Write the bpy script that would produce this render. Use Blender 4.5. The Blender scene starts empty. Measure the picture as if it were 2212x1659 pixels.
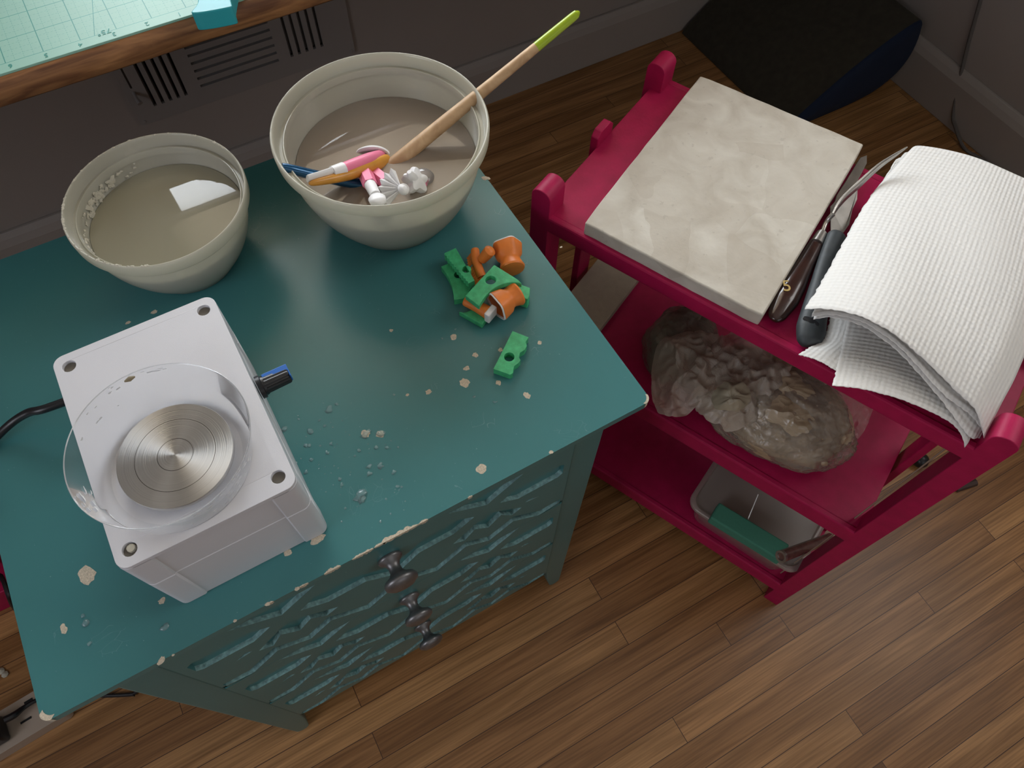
import bpy, bmesh, math, random
from mathutils import Vector, Matrix, noise
from math import sin, cos, pi, radians
random.seed(7)
sc = bpy.context.scene
COL = sc.collection

# ------------------------------------------------------------------ camera, world, light
S = 0.566            # metres per working unit (camera height above the dresser top = 1 unit)
H = 1.06             # dresser height in working units; working z=0 is the dresser top
def T(p): return Vector((p[0]*S, p[1]*S, (p[2]+H)*S))
FPX, CX, CY = 1580.0, 1106.0, 829.5
RWC = Matrix(((0.8679350722263804, 0.4296934470535133, -0.24910289432011307),
              (-0.4964336053026028, 0.7662335004759858, -0.40797046250259084),
              (0.01556874836484562, 0.47775492075706294, 0.8783551956735755)))
cam_d = bpy.data.cameras.new('camera'); cam = bpy.data.objects.new('camera', cam_d); COL.objects.link(cam)
cam_d.sensor_width = 36; cam_d.lens = 36*FPX/2212; cam_d.clip_start = .01
M = RWC.to_4x4(); M.translation = T((0, 0, 1)); cam.matrix_world = M
sc.camera = cam
def ray(u, v): return RWC @ Vector((u-CX, -(v-CY), -FPX))
def P(u, v, z):                       # point of the plane at height z seen at a place of the photo
    r = ray(u, v); t = (z-1)/r.z; return Vector((r.x*t, r.y*t, z))
def PY(u, v, y):
    r = ray(u, v); t = y/r.y; return Vector((r.x*t, y, 1+r.z*t))

sc.view_settings.view_transform = 'Standard'; sc.view_settings.look = 'None'
sc.view_settings.gamma = 1; sc.view_settings.use_curve_mapping = False
sc.view_settings.exposure = 0.68
w = bpy.data.worlds.new('daylight_sky'); sc.world = w; w.use_nodes = True
wn = w.node_tree.nodes; wn['Background'].inputs[0].default_value = (.75, .87, 1, 1); wn['Background'].inputs[1].default_value = .45

WX0, WX1, WZ0, WZS, WZ1 = -.165, 1.75, .52, 1.235, 2.7     # window over the desk; shade hangs down to WZS
def area(name, loc, rot, sx, sy, power, color):
    d = bpy.data.lights.new(name, 'AREA'); d.shape = 'RECTANGLE'; d.size = sx*S; d.size_y = sy*S
    d.energy = power; d.color = color
    o = bpy.data.objects.new(name, d); COL.objects.link(o); o.location = T(loc); o.rotation_euler = rot; return o
area('daylight_through_desk_window', ((WX0+WX1)/2, 2.42, (WZ0+WZ1)/2), (radians(-90), 0, 0), WX1-WX0+.1, WZ1-WZ0+.1, 41, (.93, .97, 1))
area('added_left_fill', (-2.72, -.3, 1.35), (0, radians(-90), 0), 1.6, 1.7, 6.5, (.90, .90, 1))  # added ambient fill from the left; its window is unseen
area('daylight_through_right_window', (2.9, -.2, 2.15), (0, radians(90), 0), 1.7, 1.7, 7, (1, .96, .91))
area('added_front_fill', (.6, -3.32, 1.5), (radians(90), 0, 0), 2.6, 2.0, 1.0, (1, .76, .54))  # added warm fill from behind the camera, unseen source

# ------------------------------------------------------------------ materials
MATS = {}
def new_mat(name):
    m = bpy.data.materials.new(name); m.use_nodes = True; nt = m.node_tree
    return m, nt, nt.nodes, nt.links, nt.nodes['Principled BSDF']
def pmat(name, col, rough=.5, metal=0., var=.0, scale=30., bump=0., bscale=200., spec=.5, coat=0., trans=0., sss=0., det=4):
    if name in MATS: return MATS[name]
    m, nt, N, L, B = new_mat(name)
    B.inputs['Base Color'].default_value = (*col, 1); B.inputs['Roughness'].default_value = rough
    B.inputs['Metallic'].default_value = metal; B.inputs['Specular IOR Level'].default_value = spec
    B.inputs['Coat Weight'].default_value = coat; B.inputs['Transmission Weight'].default_value = trans
    if sss: B.inputs['Subsurface Weight'].default_value = sss; B.inputs['Subsurface Radius'].default_value = (.01, .01, .01); B.inputs['Subsurface Scale'].default_value = 1
    tc = N.new('ShaderNodeTexCoord')
    if var:
        n = N.new('ShaderNodeTexNoise'); n.inputs['Scale'].default_value = scale; n.inputs['Detail'].default_value = det
        L.new(tc.outputs['Object'], n.inputs['Vector'])
        r = N.new('ShaderNodeValToRGB'); L.new(n.outputs['Fac'], r.inputs[0])
        r.color_ramp.elements[0].position = .3; r.color_ramp.elements[1].position = .7
        r.color_ramp.elements[0].color = (*[c*(1-var) for c in col], 1); r.color_ramp.elements[1].color = (*[min(1, c*(1+var)) for c in col], 1)
        L.new(r.outputs[0], B.inputs['Base Color'])
    if bump:
        n2 = N.new('ShaderNodeTexNoise'); n2.inputs['Scale'].default_value = bscale; n2.inputs['Detail'].default_value = 3
        L.new(tc.outputs['Object'], n2.inputs['Vector'])
        b = N.new('ShaderNodeBump'); b.inputs['Strength'].default_value = bump; b.inputs['Distance'].default_value = .002
        L.new(n2.outputs['Fac'], b.inputs['Height']); L.new(b.outputs[0], B.inputs['Normal'])
    MATS[name] = m; return m

def nodes_mix(N, L, fac, a, b):
    x = N.new('ShaderNodeMix'); x.data_type = 'RGBA'
    if hasattr(fac, 'is_linked') or hasattr(fac, 'links'): L.new(fac, x.inputs[0])
    else: x.inputs[0].default_value = fac
    for v, i in ((a, 6), (b, 7)):
        if isinstance(v, tuple): x.inputs[i].default_value = (*v[:3], 1)
        else: L.new(v, x.inputs[i])
    return x.outputs[2]
def mth(N, L, op, *a):
    m = N.new('ShaderNodeMath'); m.operation = op
    for i, v in enumerate(a):
        if isinstance(v, (int, float)): m.inputs[i].default_value = v
        else: L.new(v, m.inputs[i])
    return m.outputs[0]

def floor_mat():
    m, nt, N, L, B = new_mat('oak_strip_floor')
    tc = N.new('ShaderNodeTexCoord'); mp = N.new('ShaderNodeMapping'); L.new(tc.outputs['Object'], mp.inputs[0])
    mp.inputs['Rotation'].default_value = (0, 0, radians(0.8)); mp.inputs['Location'].default_value = (.13, .011, 0)
    br = N.new('ShaderNodeTexBrick'); L.new(mp.outputs[0], br.inputs['Vector'])
    br.inputs['Scale'].default_value = 1; br.inputs['Brick Width'].default_value = .62; br.inputs['Row Height'].default_value = .0385
    br.inputs['Mortar Size'].default_value = .0006; br.inputs['Mortar Smooth'].default_value = .3; br.inputs['Bias'].default_value = 0
    br.offset = .37; br.offset_frequency = 2; br.squash = 1.35; br.squash_frequency = 3
    br.inputs['Color1'].default_value = (0, 0, 0, 1); br.inputs['Color2'].default_value = (1, 1, 1, 1); br.inputs['Mortar'].default_value = (.5, .5, .5, 1)
    sep = N.new('ShaderNodeSeparateXYZ'); L.new(mp.outputs[0], sep.inputs[0])
    off = mth(N, L, 'MULTIPLY', br.outputs['Color'], 37.0)
    def grain(sx, sy, scale, det, dist):
        cb = N.new('ShaderNodeCombineXYZ'); L.new(mth(N, L, 'ADD', mth(N, L, 'MULTIPLY', sep.outputs[0], sx), off), cb.inputs[0])
        L.new(mth(N, L, 'ADD', mth(N, L, 'MULTIPLY', sep.outputs[1], sy), off), cb.inputs[1])
        n = N.new('ShaderNodeTexNoise'); n.inputs['Scale'].default_value = scale; n.inputs['Detail'].default_value = det; n.inputs['Distortion'].default_value = dist
        L.new(cb.outputs[0], n.inputs['Vector']); return n.outputs['Fac']
    g1 = grain(1.5, 22, 2.2, 5, .6); g2 = grain(6, 260, 1.4, 3, .2); g3 = grain(1, 3, 2.0, 2, 0)
    rp = N.new('ShaderNodeValToRGB'); L.new(br.outputs['Color'], rp.inputs[0]); e = rp.color_ramp.elements
    e[0].position = 0; e[0].color = (.29, .142, .053, 1); e[1].position = 1; e[1].color = (.45, .248, .100, 1)
    x = rp.color_ramp.elements.new(.5); x.color = (.375, .193, .074, 1)
    r1 = N.new('ShaderNodeValToRGB'); L.new(g1, r1.inputs[0]); r1.color_ramp.elements[0].position = .38; r1.color_ramp.elements[1].position = .62
    r1.color_ramp.elements[0].color = (.70, .64, .56, 1); r1.color_ramp.elements[1].color = (1.12, 1.1, 1.08, 1)
    mul = N.new('ShaderNodeMix'); mul.data_type = 'RGBA'; mul.blend_type = 'MULTIPLY'; mul.inputs[0].default_value = 1
    L.new(rp.outputs[0], mul.inputs[6]); L.new(r1.outputs[0], mul.inputs[7])
    r2 = N.new('ShaderNodeValToRGB'); L.new(g2, r2.inputs[0]); r2.color_ramp.elements[0].position = .35; r2.color_ramp.elements[1].position = .6
    r2.color_ramp.elements[0].color = (.72, .7, .68, 1); r2.color_ramp.elements[1].color = (1.05, 1.05, 1.05, 1)
    mul2 = N.new('ShaderNodeMix'); mul2.data_type = 'RGBA'; mul2.blend_type = 'MULTIPLY'; mul2.inputs[0].default_value = 1
    L.new(mul.outputs[2], mul2.inputs[6]); L.new(r2.outputs[0], mul2.inputs[7])
    fin = nodes_mix(N, L, br.outputs['Fac'], mul2.outputs[2], (.05, .02, .01))
    L.new(fin, B.inputs['Base Color']); B.inputs['Roughness'].default_value = .36; B.inputs['Specular IOR Level'].default_value = .45
    bp = N.new('ShaderNodeBump'); bp.inputs['Strength'].default_value = .12; bp.inputs['Distance'].default_value = .001
    L.new(g2, bp.inputs['Height']); L.new(bp.outputs[0], B.inputs['Normal'])
    return m

def wood_mat(name, c1, c2, sx, sy, sz, rough=.5, p0=.35, p1=.65):
    m, nt, N, L, B = new_mat(name)
    tc = N.new('ShaderNodeTexCoord'); mp = N.new('ShaderNodeMapping'); L.new(tc.outputs['Object'], mp.inputs[0]); mp.inputs['Scale'].default_value = (sx, sy, sz)
    n = N.new('ShaderNodeTexNoise'); n.inputs['Scale'].default_value = 1; n.inputs['Detail'].default_value = 6; n.inputs['Distortion'].default_value = .8; L.new(mp.outputs[0], n.inputs['Vector'])
    r = N.new('ShaderNodeValToRGB'); L.new(n.outputs['Fac'], r.inputs[0]); r.color_ramp.elements[0].position = p0; r.color_ramp.elements[1].position = p1
    r.color_ramp.elements[0].color = (*c1, 1); r.color_ramp.elements[1].color = (*c2, 1)
    L.new(r.outputs[0], B.inputs['Base Color']); B.inputs['Roughness'].default_value = rough
    bp = N.new('ShaderNodeBump'); bp.inputs['Strength'].default_value = .25; bp.inputs['Distance'].default_value = .001; L.new(n.outputs['Fac'], bp.inputs['Height']); L.new(bp.outputs[0], B.inputs['Normal'])
    return m

def teal_mat():
    m, nt, N, L, B = new_mat('teal_satin_paint')
    tc = N.new('ShaderNodeTexCoord')
    n = N.new('ShaderNodeTexNoise'); n.inputs['Scale'].default_value = 9; n.inputs['Detail'].default_value = 6; L.new(tc.outputs['Object'], n.inputs['Vector'])
    r = N.new('ShaderNodeValToRGB'); L.new(n.outputs['Fac'], r.inputs[0]); r.color_ramp.elements[0].position = .35; r.color_ramp.elements[1].position = .68
    r.color_ramp.elements[0].color = (.049, .184, .190, 1); r.color_ramp.elements[1].color = (.052, .194, .200, 1)
    # fine pale scratches
    w1 = N.new('ShaderNodeTexVoronoi'); w1.feature = 'DISTANCE_TO_EDGE'; w1.inputs['Scale'].default_value = 38
    nd = N.new('ShaderNodeTexNoise'); nd.inputs['Scale'].default_value = 14; L.new(tc.outputs['Object'], nd.inputs['Vector'])
    mx = N.new('ShaderNodeMix'); mx.data_type = 'VECTOR'; mx.inputs[0].default_value = .3; L.new(tc.outputs['Object'], mx.inputs[4]); L.new(nd.outputs['Color'], mx.inputs[5])
    L.new(mx.outputs[1], w1.inputs['Vector'])
    ln = mth(N, L, 'LESS_THAN', w1.outputs['Distance'], .006)
    nm = N.new('ShaderNodeTexNoise'); nm.inputs['Scale'].default_value = 22; L.new(tc.outputs['Object'], nm.inputs['Vector'])
    msk = mth(N, L, 'MULTIPLY', ln, mth(N, L, 'GREATER_THAN', nm.outputs['Fac'], .64))
    msk = mth(N, L, 'MULTIPLY', msk, .22)
    sp = N.new('ShaderNodeTexNoise'); sp.inputs['Scale'].default_value = 420; L.new(tc.outputs['Object'], sp.inputs['Vector'])
    sm = mth(N, L, 'MULTIPLY', mth(N, L, 'GREATER_THAN', sp.outputs['Fac'], .76), .4)
    c = nodes_mix(N, L, mth(N, L, 'MAXIMUM', msk, sm), r.outputs[0], (.42, .55, .55))
    L.new(c, B.inputs['Base Color']); 
    rr = mth(N, L, 'MULTIPLY_ADD', n.outputs['Fac'], .02, .27); L.new(rr, B.inputs['Roughness']); B.inputs['Specular IOR Level'].default_value = .5
    return m

def canvas_mat():
    m, nt, N, L, B = new_mat('plaster_skim')
    tc = N.new('ShaderNodeTexCoord')
    def ns(sc_, det, dist=0.): 
        n = N.new('ShaderNodeTexNoise'); n.inputs['Scale'].default_value = sc_; n.inputs['Detail'].default_value = det; n.inputs['Distortion'].default_value = dist; L.new(tc.outputs['Object'], n.inputs['Vector']); return n
    n1 = ns(26, 3, .8); n2 = ns(120, 6); n3 = ns(12, 1.5, .4)
    v = N.new('ShaderNodeTexVoronoi'); v.inputs['Scale'].default_value = 17
    mx = N.new('ShaderNodeMix'); mx.data_type = 'VECTOR'; mx.inputs[0].default_value = .045; L.new(tc.outputs['Object'], mx.inputs[4]); L.new(n3.outputs['Color'], mx.inputs[5]); L.new(mx.outputs[1], v.inputs['Vector'])
    r = N.new('ShaderNodeValToRGB'); L.new(n1.outputs['Fac'], r.inputs[0]); r.color_ramp.elements[0].position = .3; r.color_ramp.elements[1].position = .7
    r.color_ramp.elements[0].color = (.45, .405, .335, 1); r.color_ramp.elements[1].color = (.62, .585, .51, 1)
    c = nodes_mix(N, L, mth(N, L, 'MULTIPLY', v.outputs['Color'], .7), r.outputs[0], (.43, .38, .31))
    c = nodes_mix(N, L, mth(N, L, 'MULTIPLY', mth(N, L, 'GREATER_THAN', n2.outputs['Fac'], .66), .45), c, (.40, .36, .30))
    L.new(c, B.inputs['Base Color']); B.inputs['Roughness'].default_value = .85
    hgt = mth(N, L, 'ADD', mth(N, L, 'MULTIPLY', v.outputs['Color'], .8), mth(N, L, 'MULTIPLY', n2.outputs['Fac'], .45))
    bp = N.new('ShaderNodeBump'); bp.inputs['Strength'].default_value = .7; bp.inputs['Distance'].default_value = .0022; L.new(hgt, bp.inputs['Height']); L.new(bp.outputs[0], B.inputs['Normal'])
    return m

def towel_mat():
    m, nt, N, L, B = new_mat('embossed_paper')
    B.inputs['Base Color'].default_value = (.84, .83, .80, 1); B.inputs['Roughness'].default_value = .9; B.inputs['Specular IOR Level'].default_value = .1
    uv = N.new('ShaderNodeUVMap'); sep = N.new('ShaderNodeSeparateXYZ'); L.new(uv.outputs[0], sep.inputs[0])
    k = 2*pi*58
    a = mth(N, L, 'SINE', mth(N, L, 'MULTIPLY', mth(N, L, 'ADD', sep.outputs[0], sep.outputs[1]), k))
    b = mth(N, L, 'SINE', mth(N, L, 'MULTIPLY', mth(N, L, 'SUBTRACT', sep.outputs[0], sep.outputs[1]), k))
    d = mth(N, L, 'MULTIPLY', a, b)
    n = N.new('ShaderNodeTexNoise'); n.inputs['Scale'].default_value = 5; L.new(uv.outputs[0], n.inputs['Vector'])
    nf = N.new('ShaderNodeTexNoise'); nf.inputs['Scale'].default_value = 200; L.new(uv.outputs[0], nf.inputs['Vector'])
    dd = mth(N, L, 'MULTIPLY', d, n.outputs['Fac'])
    hh = mth(N, L, 'ADD', dd, mth(N, L, 'MULTIPLY', nf.outputs['Fac'], .6))
    bp = N.new('ShaderNodeBump'); bp.inputs['Strength'].default_value = .36; bp.inputs['Distance'].default_value = .0018; L.new(hh, bp.inputs['Height']); L.new(bp.outputs[0], B.inputs['Normal'])
    tr = N.new('ShaderNodeBsdfTranslucent'); tr.inputs[0].default_value = (.8, .72, .62, 1); ms = N.new('ShaderNodeMixShader'); ms.inputs[0].default_value = .10
    L.new(B.outputs[0], ms.inputs[1]); L.new(tr.outputs[0], ms.inputs[2]); L.new(ms.outputs[0], N['Material Output'].inputs[0])
    return m

def mat_grid():
    m, nt, N, L, B = new_mat('cutting_mat_vinyl')
    tc = N.new('ShaderNodeTexCoord'); sep = N.new('ShaderNodeSeparateXYZ'); L.new(tc.outputs['Object'], sep.inputs[0])
    def lines(s, per, wd, off=0.):
        x = mth(N, L, 'PINGPONG', mth(N, L, 'ADD', s, off), per/2)
        return mth(N, L, 'LESS_THAN', x, wd)
    maj = .0314; X, Y = sep.outputs[0], sep.outputs[1]
    big = mth(N, L, 'MAXIMUM', lines(X, maj, .00040, -.0024), lines(Y, maj, .00034, -.012))
    sm = mth(N, L, 'MAXIMUM', lines(X, maj/4, .00022, -.0024), lines(Y, maj/4, .00020, -.012))
    dash = mth(N, L, 'GREATER_THAN', mth(N, L, 'SINE', mth(N, L, 'MULTIPLY', mth(N, L, 'ADD', X, Y), 1900)), -.2)
    sm = mth(N, L, 'MULTIPLY', mth(N, L, 'MULTIPLY', sm, dash), .5)
    dg = mth(N, L, 'LESS_THAN', mth(N, L, 'ABSOLUTE', mth(N, L, 'SUBTRACT', mth(N, L, 'SUBTRACT', X, .046), mth(N, L, 'MULTIPLY', mth(N, L, 'ADD', Y, -.012), .22))), .00030)
    inner = mth(N, L, 'GREATER_THAN', Y, .0118)
    f = mth(N, L, 'MULTIPLY', mth(N, L, 'MAXIMUM', mth(N, L, 'MAXIMUM', mth(N, L, 'MULTIPLY', big, .9), sm), dg), inner)
    c = nodes_mix(N, L, f, (.25, .47, .38), (.008, .22, .18))
    L.new(c, B.inputs['Base Color']); B.inputs['Roughness'].default_value = .5
    return m

def clear_mat(name, tint=(1, 1, 1), diff=.1, dcol=(.8, .8, .8), rough=.08, bump=0., bs=60., ior=1.45):
    m, nt, N, L, B = new_mat(name); N.remove(B)
    t = N.new('ShaderNodeBsdfTransparent'); t.inputs[0].default_value = (*tint, 1)
    d = N.new('ShaderNodeBsdfDiffuse'); d.inputs[0].default_value = (*dcol, 1)
    tl = N.new('ShaderNodeBsdfTranslucent'); tl.inputs[0].default_value = (*dcol, 1)
    g = N.new('ShaderNodeBsdfGlossy'); g.inputs[0].default_value = (1, 1, 1, 1); g.inputs['Roughness'].default_value = rough
    m0 = N.new('ShaderNodeMixShader'); m0.inputs[0].default_value = .4; L.new(d.outputs[0], m0.inputs[1]); L.new(tl.outputs[0], m0.inputs[2])
    m1 = N.new('ShaderNodeMixShader'); m1.inputs[0].default_value = diff; L.new(t.outputs[0], m1.inputs[1]); L.new(m0.outputs[0], m1.inputs[2])
    f = N.new('ShaderNodeFresnel'); f.inputs[0].default_value = ior
    m2 = N.new('ShaderNodeMixShader'); L.new(f.outputs[0], m2.inputs[0]); L.new(m1.outputs[0], m2.inputs[1]); L.new(g.outputs[0], m2.inputs[2])
    if bump:
        tc = N.new('ShaderNodeTexCoord'); n = N.new('ShaderNodeTexNoise'); n.inputs['Scale'].default_value = bs; n.inputs['Detail'].default_value = 3; n.inputs['Distortion'].default_value = 1.2; L.new(tc.outputs['Object'], n.inputs['Vector'])
        bp = N.new('ShaderNodeBump'); bp.inputs['Strength'].default_value = bump; bp.inputs['Distance'].default_value = .004; L.new(n.outputs['Fac'], bp.inputs['Height'])
        for q in (g, d, tl, f): L.new(bp.outputs[0], q.inputs['Normal'])
    L.new(m2.outputs[0], N['Material Output'].inputs[0]); return m

def bowl_mat():
    m, nt, N, L, B = new_mat('milky_polypropylene')
    B.inputs['Base Color'].default_value = (.66, .65, .565, 1); B.inputs['Roughness'].default_value = .16
    tc = N.new('ShaderNodeTexCoord'); n = N.new('ShaderNodeTexNoise'); n.inputs['Scale'].default_value = 60; n.inputs['Detail'].default_value = 6; L.new(tc.outputs['Object'], n.inputs['Vector'])
    r = N.new('ShaderNodeValToRGB'); L.new(n.outputs['Fac'], r.inputs[0]); r.color_ramp.elements[0].position = .62; r.color_ramp.elements[1].position = .72
    r.color_ramp.elements[0].color = (.62, .605, .52, 1); r.color_ramp.elements[1].color = (.67, .645, .55, 1); L.new(r.outputs[0], B.inputs['Base Color'])
    tr = N.new('ShaderNodeBsdfTranslucent'); tr.inputs[0].default_value = (.66, .64, .53, 1)
    ms = N.new('ShaderNodeMixShader'); ms.inputs[0].default_value = .42; L.new(B.outputs[0], ms.inputs[1]); L.new(tr.outputs[0], ms.inputs[2]); L.new(ms.outputs[0], N['Material Output'].inputs[0])
    return m
def water_mat(name, col, alpha):
    m, nt, N, L, B = new_mat(name); N.remove(B)
    t = N.new('ShaderNodeBsdfTransparent'); t.inputs[0].default_value = (.86, .84, .76, 1)
    d = N.new('ShaderNodeBsdfDiffuse'); d.inputs[0].default_value = (*col, 1); g = N.new('ShaderNodeBsdfGlossy'); g.inputs['Roughness'].default_value = .0; g.inputs[0].default_value = (1, 1, 1, 1)
    m1 = N.new('ShaderNodeMixShader'); m1.inputs[0].default_value = alpha; L.new(t.outputs[0], m1.inputs[1]); L.new(d.outputs[0], m1.inputs[2])
    f = N.new('ShaderNodeFresnel'); f.inputs[0].default_value = 1.45; m2 = N.new('ShaderNodeMixShader'); L.new(f.outputs[0], m2.inputs[0]); L.new(m1.outputs[0], m2.inputs[1]); L.new(g.outputs[0], m2.inputs[2])
    L.new(m2.outputs[0], N['Material Output'].inputs[0]); return m

def brushed_mat():
    m, nt, N, L, B = new_mat('turned_aluminium')
    B.inputs['Metallic'].default_value = 1; B.inputs['Roughness'].default_value = .33
    tc = N.new('ShaderNodeTexCoord'); sep = N.new('ShaderNodeSeparateXYZ'); L.new(tc.outputs['Object'], sep.inputs[0])
    r2 = mth(N, L, 'SQRT', mth(N, L, 'ADD', mth(N, L, 'MULTIPLY', sep.outputs[0], sep.outputs[0]), mth(N, L, 'MULTIPLY', sep.outputs[1], sep.outputs[1])))
    cb = N.new('ShaderNodeCombineXYZ'); L.new(mth(N, L, 'MULTIPLY', r2, 1), cb.inputs[0])
    n = N.new('ShaderNodeTexNoise'); n.inputs['Scale'].default_value = 900; n.inputs['Detail'].default_value = 2; L.new(cb.outputs[0], n.inputs['Vector'])
    rp = N.new('ShaderNodeValToRGB'); L.new(n.outputs['Fac'], rp.inputs[0]); rp.color_ramp.elements[0].color = (.55, .55, .54, 1); rp.color_ramp.elements[1].color = (.78, .78, .77, 1)
    R0 = .0675*S
    c = rp.outputs[0]
    for q in (.3, .68): c = nodes_mix(N, L, mth(N, L, 'LESS_THAN', mth(N, L, 'ABSOLUTE', mth(N, L, 'SUBTRACT', r2, R0*q)), .00018), c, (.12, .12, .11))
    L.new(c, B.inputs['Base Color'])
    bp = N.new('ShaderNodeBump'); bp.inputs['Strength'].default_value = .2; bp.inputs['Distance'].default_value = .0004; L.new(n.outputs['Fac'], bp.inputs['Height']); L.new(bp.outputs[0], B.inputs['Normal'])
    B.inputs['Anisotropic'].default_value = .85
    tg = N.new('ShaderNodeTangent'); tg.direction_type = 'RADIAL'; tg.axis = 'Z'; L.new(tg.outputs[0], B.inputs['Tangent'])
    return m

FLOOR = floor_mat(); TEAL = teal_mat(); CANVAS = canvas_mat(); TOWEL = towel_mat(); GRID = mat_grid(); BOWL = bowl_mat(); ALU = brushed_mat()
DESKW = wood_mat('oiled_desk_wood', (.13, .048, .017), (.36, .165, .062), 14, 120, 120, .55)
BRUSHW = wood_mat('bare_beech', (.40, .24, .12), (.56, .37, .20), 60, 60, 60, .55)
WALL = pmat('wall_paint', (.36, .325, .295), .85, var=.03, scale=4, bump=.05, bscale=90)
TRIM = pmat('trim_paint', (.37, .34, .31), .5, var=.02, scale=8)
CEIL = pmat('ceiling_paint', (.75, .74, .70), .9, var=.02)
PINK = pmat('magenta_paint', (.38, .006, .065), .5, var=.10, scale=60, bump=.08, bscale=300, spec=.3)
WORN = pmat('bare_chipboard', (.54, .47, .36), .85, var=.25, scale=900)
WHITEP = pmat('white_enclosure_plastic', (.64, .64, .67), .38, var=.015, scale=20, bump=.04, bscale=1400)
RUB = pmat('black_plastic', (.012, .012, .014), .35)
HOLE = pmat('hole_dark', (.16, .145, .12), .7)
KNOBM = pmat('pewter', (.20, .195, .195), .40, metal=.75, var=.2, scale=90)
BLUEK = pmat('blue_insert', (.01, .13, .50), .35)
GREEN = pmat('green_silicone', (.06, .46, .19), .45, var=.22, scale=160, bump=.08, bscale=500)
ORANGE = pmat('orange_plastic', (.80, .22, .035), .45, var=.06, scale=100)
WHITE = pmat('white_plastic', (.76, .75, .75), .4)
PINKP = pmat('pink_plastic', (.80, .20, .33), .4)
LIME = pmat('lime_dip_paint', (.33, .45, .015), .3)
BLUEM = pmat('blue_metallic_lacquer', (.006, .085, .20), .22, metal=.5, coat=.5)
AMBER = pmat('amber_lacquer', (.60, .27, .035), .32, var=.1, scale=80)
DARKW = pmat('dark_lacquered_wood', (.030, .010, .007), .22, var=.35, scale=60, coat=.4)
GREYR = pmat('grey_rubber_grip', (.035, .042, .046), .55, var=.2, scale=120)
STEEL = pmat('dull_steel', (.42, .40, .37), .32, metal=.9, var=.15, scale=70)
GOLD = pmat('gold_foil', (.65, .48, .18), .4, metal=.6)
TEALP = pmat('teal_plastic', (.02, .33, .37), .42)
FELT = pmat('dark_olive_fabric', (.046, .041, .028), .95, var=.15, scale=60, bump=.2, bscale=400)
NAVY = pmat('navy_fabric', (.006, .016, .045), .95)
CORDM = pmat('grey_cord', (.12, .11, .10), .6)
CREAM = pmat('cream_strip_plastic', (.42, .34, .27), .45)
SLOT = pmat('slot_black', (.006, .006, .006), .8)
def wrapped(name, c1, c2):
    """clay seen through tight crinkled film"""
    m, nt, N, L, B = new_mat(name)
    tc = N.new('ShaderNodeTexCoord')
    nd = N.new('ShaderNodeTexNoise'); nd.inputs['Scale'].default_value = 11; nd.inputs['Detail'].default_value = 3; L.new(tc.outputs['Object'], nd.inputs['Vector'])
    mx = N.new('ShaderNodeMix'); mx.data_type = 'VECTOR'; mx.inputs[0].default_value = .16; L.new(tc.outputs['Object'], mx.inputs[4]); L.new(nd.outputs['Color'], mx.inputs[5])
    hs = []
    for sc_, k in ((26, 1.), (70, .4)):
        v = N.new('ShaderNodeTexVoronoi'); v.inputs['Scale'].default_value = sc_; L.new(mx.outputs[1], v.inputs['Vector']); hs.append(mth(N, L, 'MULTIPLY', v.outputs['Distance'], k))
    n = N.new('ShaderNodeTexNoise'); n.inputs['Scale'].default_value = 14; n.inputs['Detail'].default_value = 4; n.inputs['Distortion'].default_value = 1.5; L.new(tc.outputs['Object'], n.inputs['Vector'])
    r = N.new('ShaderNodeValToRGB'); L.new(n.outputs['Fac'], r.inputs[0]); r.color_ramp.elements[0].position = .35; r.color_ramp.elements[1].position = .65
    r.color_ramp.elements[0].color = (*c1, 1); r.color_ramp.elements[1].color = (*c2, 1); L.new(r.outputs[0], B.inputs['Base Color'])
    B.inputs['Roughness'].default_value = .42; B.inputs['Coat Weight'].default_value = .8; B.inputs['Coat Roughness'].default_value = .22
    bp = N.new('ShaderNodeBump'); bp.inputs['Strength'].default_value = .85; bp.inputs['Distance'].default_value = .006; L.new(mth(N, L, 'ADD', hs[0], hs[1]), bp.inputs['Height'])
    L.new(bp.outputs[0], B.inputs['Normal']); L.new(bp.outputs[0], B.inputs['Coat Normal'])
    return m
CLAY = wrapped('wrapped_brown_clay', (.34, .255, .155), (.52, .41, .28)); CLAYD = wrapped('wrapped_olive_clay', (.17, .145, .09), (.27, .235, .155))
FOAM = pmat('green_foam', (.05, .21, .14), .85, var=.05, scale=300)
def shade_mat():
    m, nt, N, L, B = new_mat('translucent_shade_fabric'); N.remove(B)
    t = N.new('ShaderNodeBsdfTranslucent'); t.inputs[0].default_value = (.30, .235, .165, 1); L.new(t.outputs[0], N['Material Output'].inputs[0]); return m
SHADE = shade_mat()
FILM = clear_mat('clear_bag_film', (.97, .96, .93), .30, (.85, .76, .64), .22, 1., 85)
FILMW = clear_mat('hazy_bag_film', (.97, .96, .94), .62, (.80, .70, .58), .3, .8, 70)
PAN = clear_mat('clear_splash_plastic', (.965, .972, .98), .08, (.75, .78, .8), .12, ior=1.15)
PANRIM = clear_mat('clear_thick_edge', (.95, .95, .95), .45, (.8, .82, .84), .1)
TUB = clear_mat('frosted_tub_plastic', (.94, .92, .90), .55, (.62, .56, .50), .3)
DROP = clear_mat('clear_water_bead', (.97, 1, 1), .27, (.62, .90, .93), .03)

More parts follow.
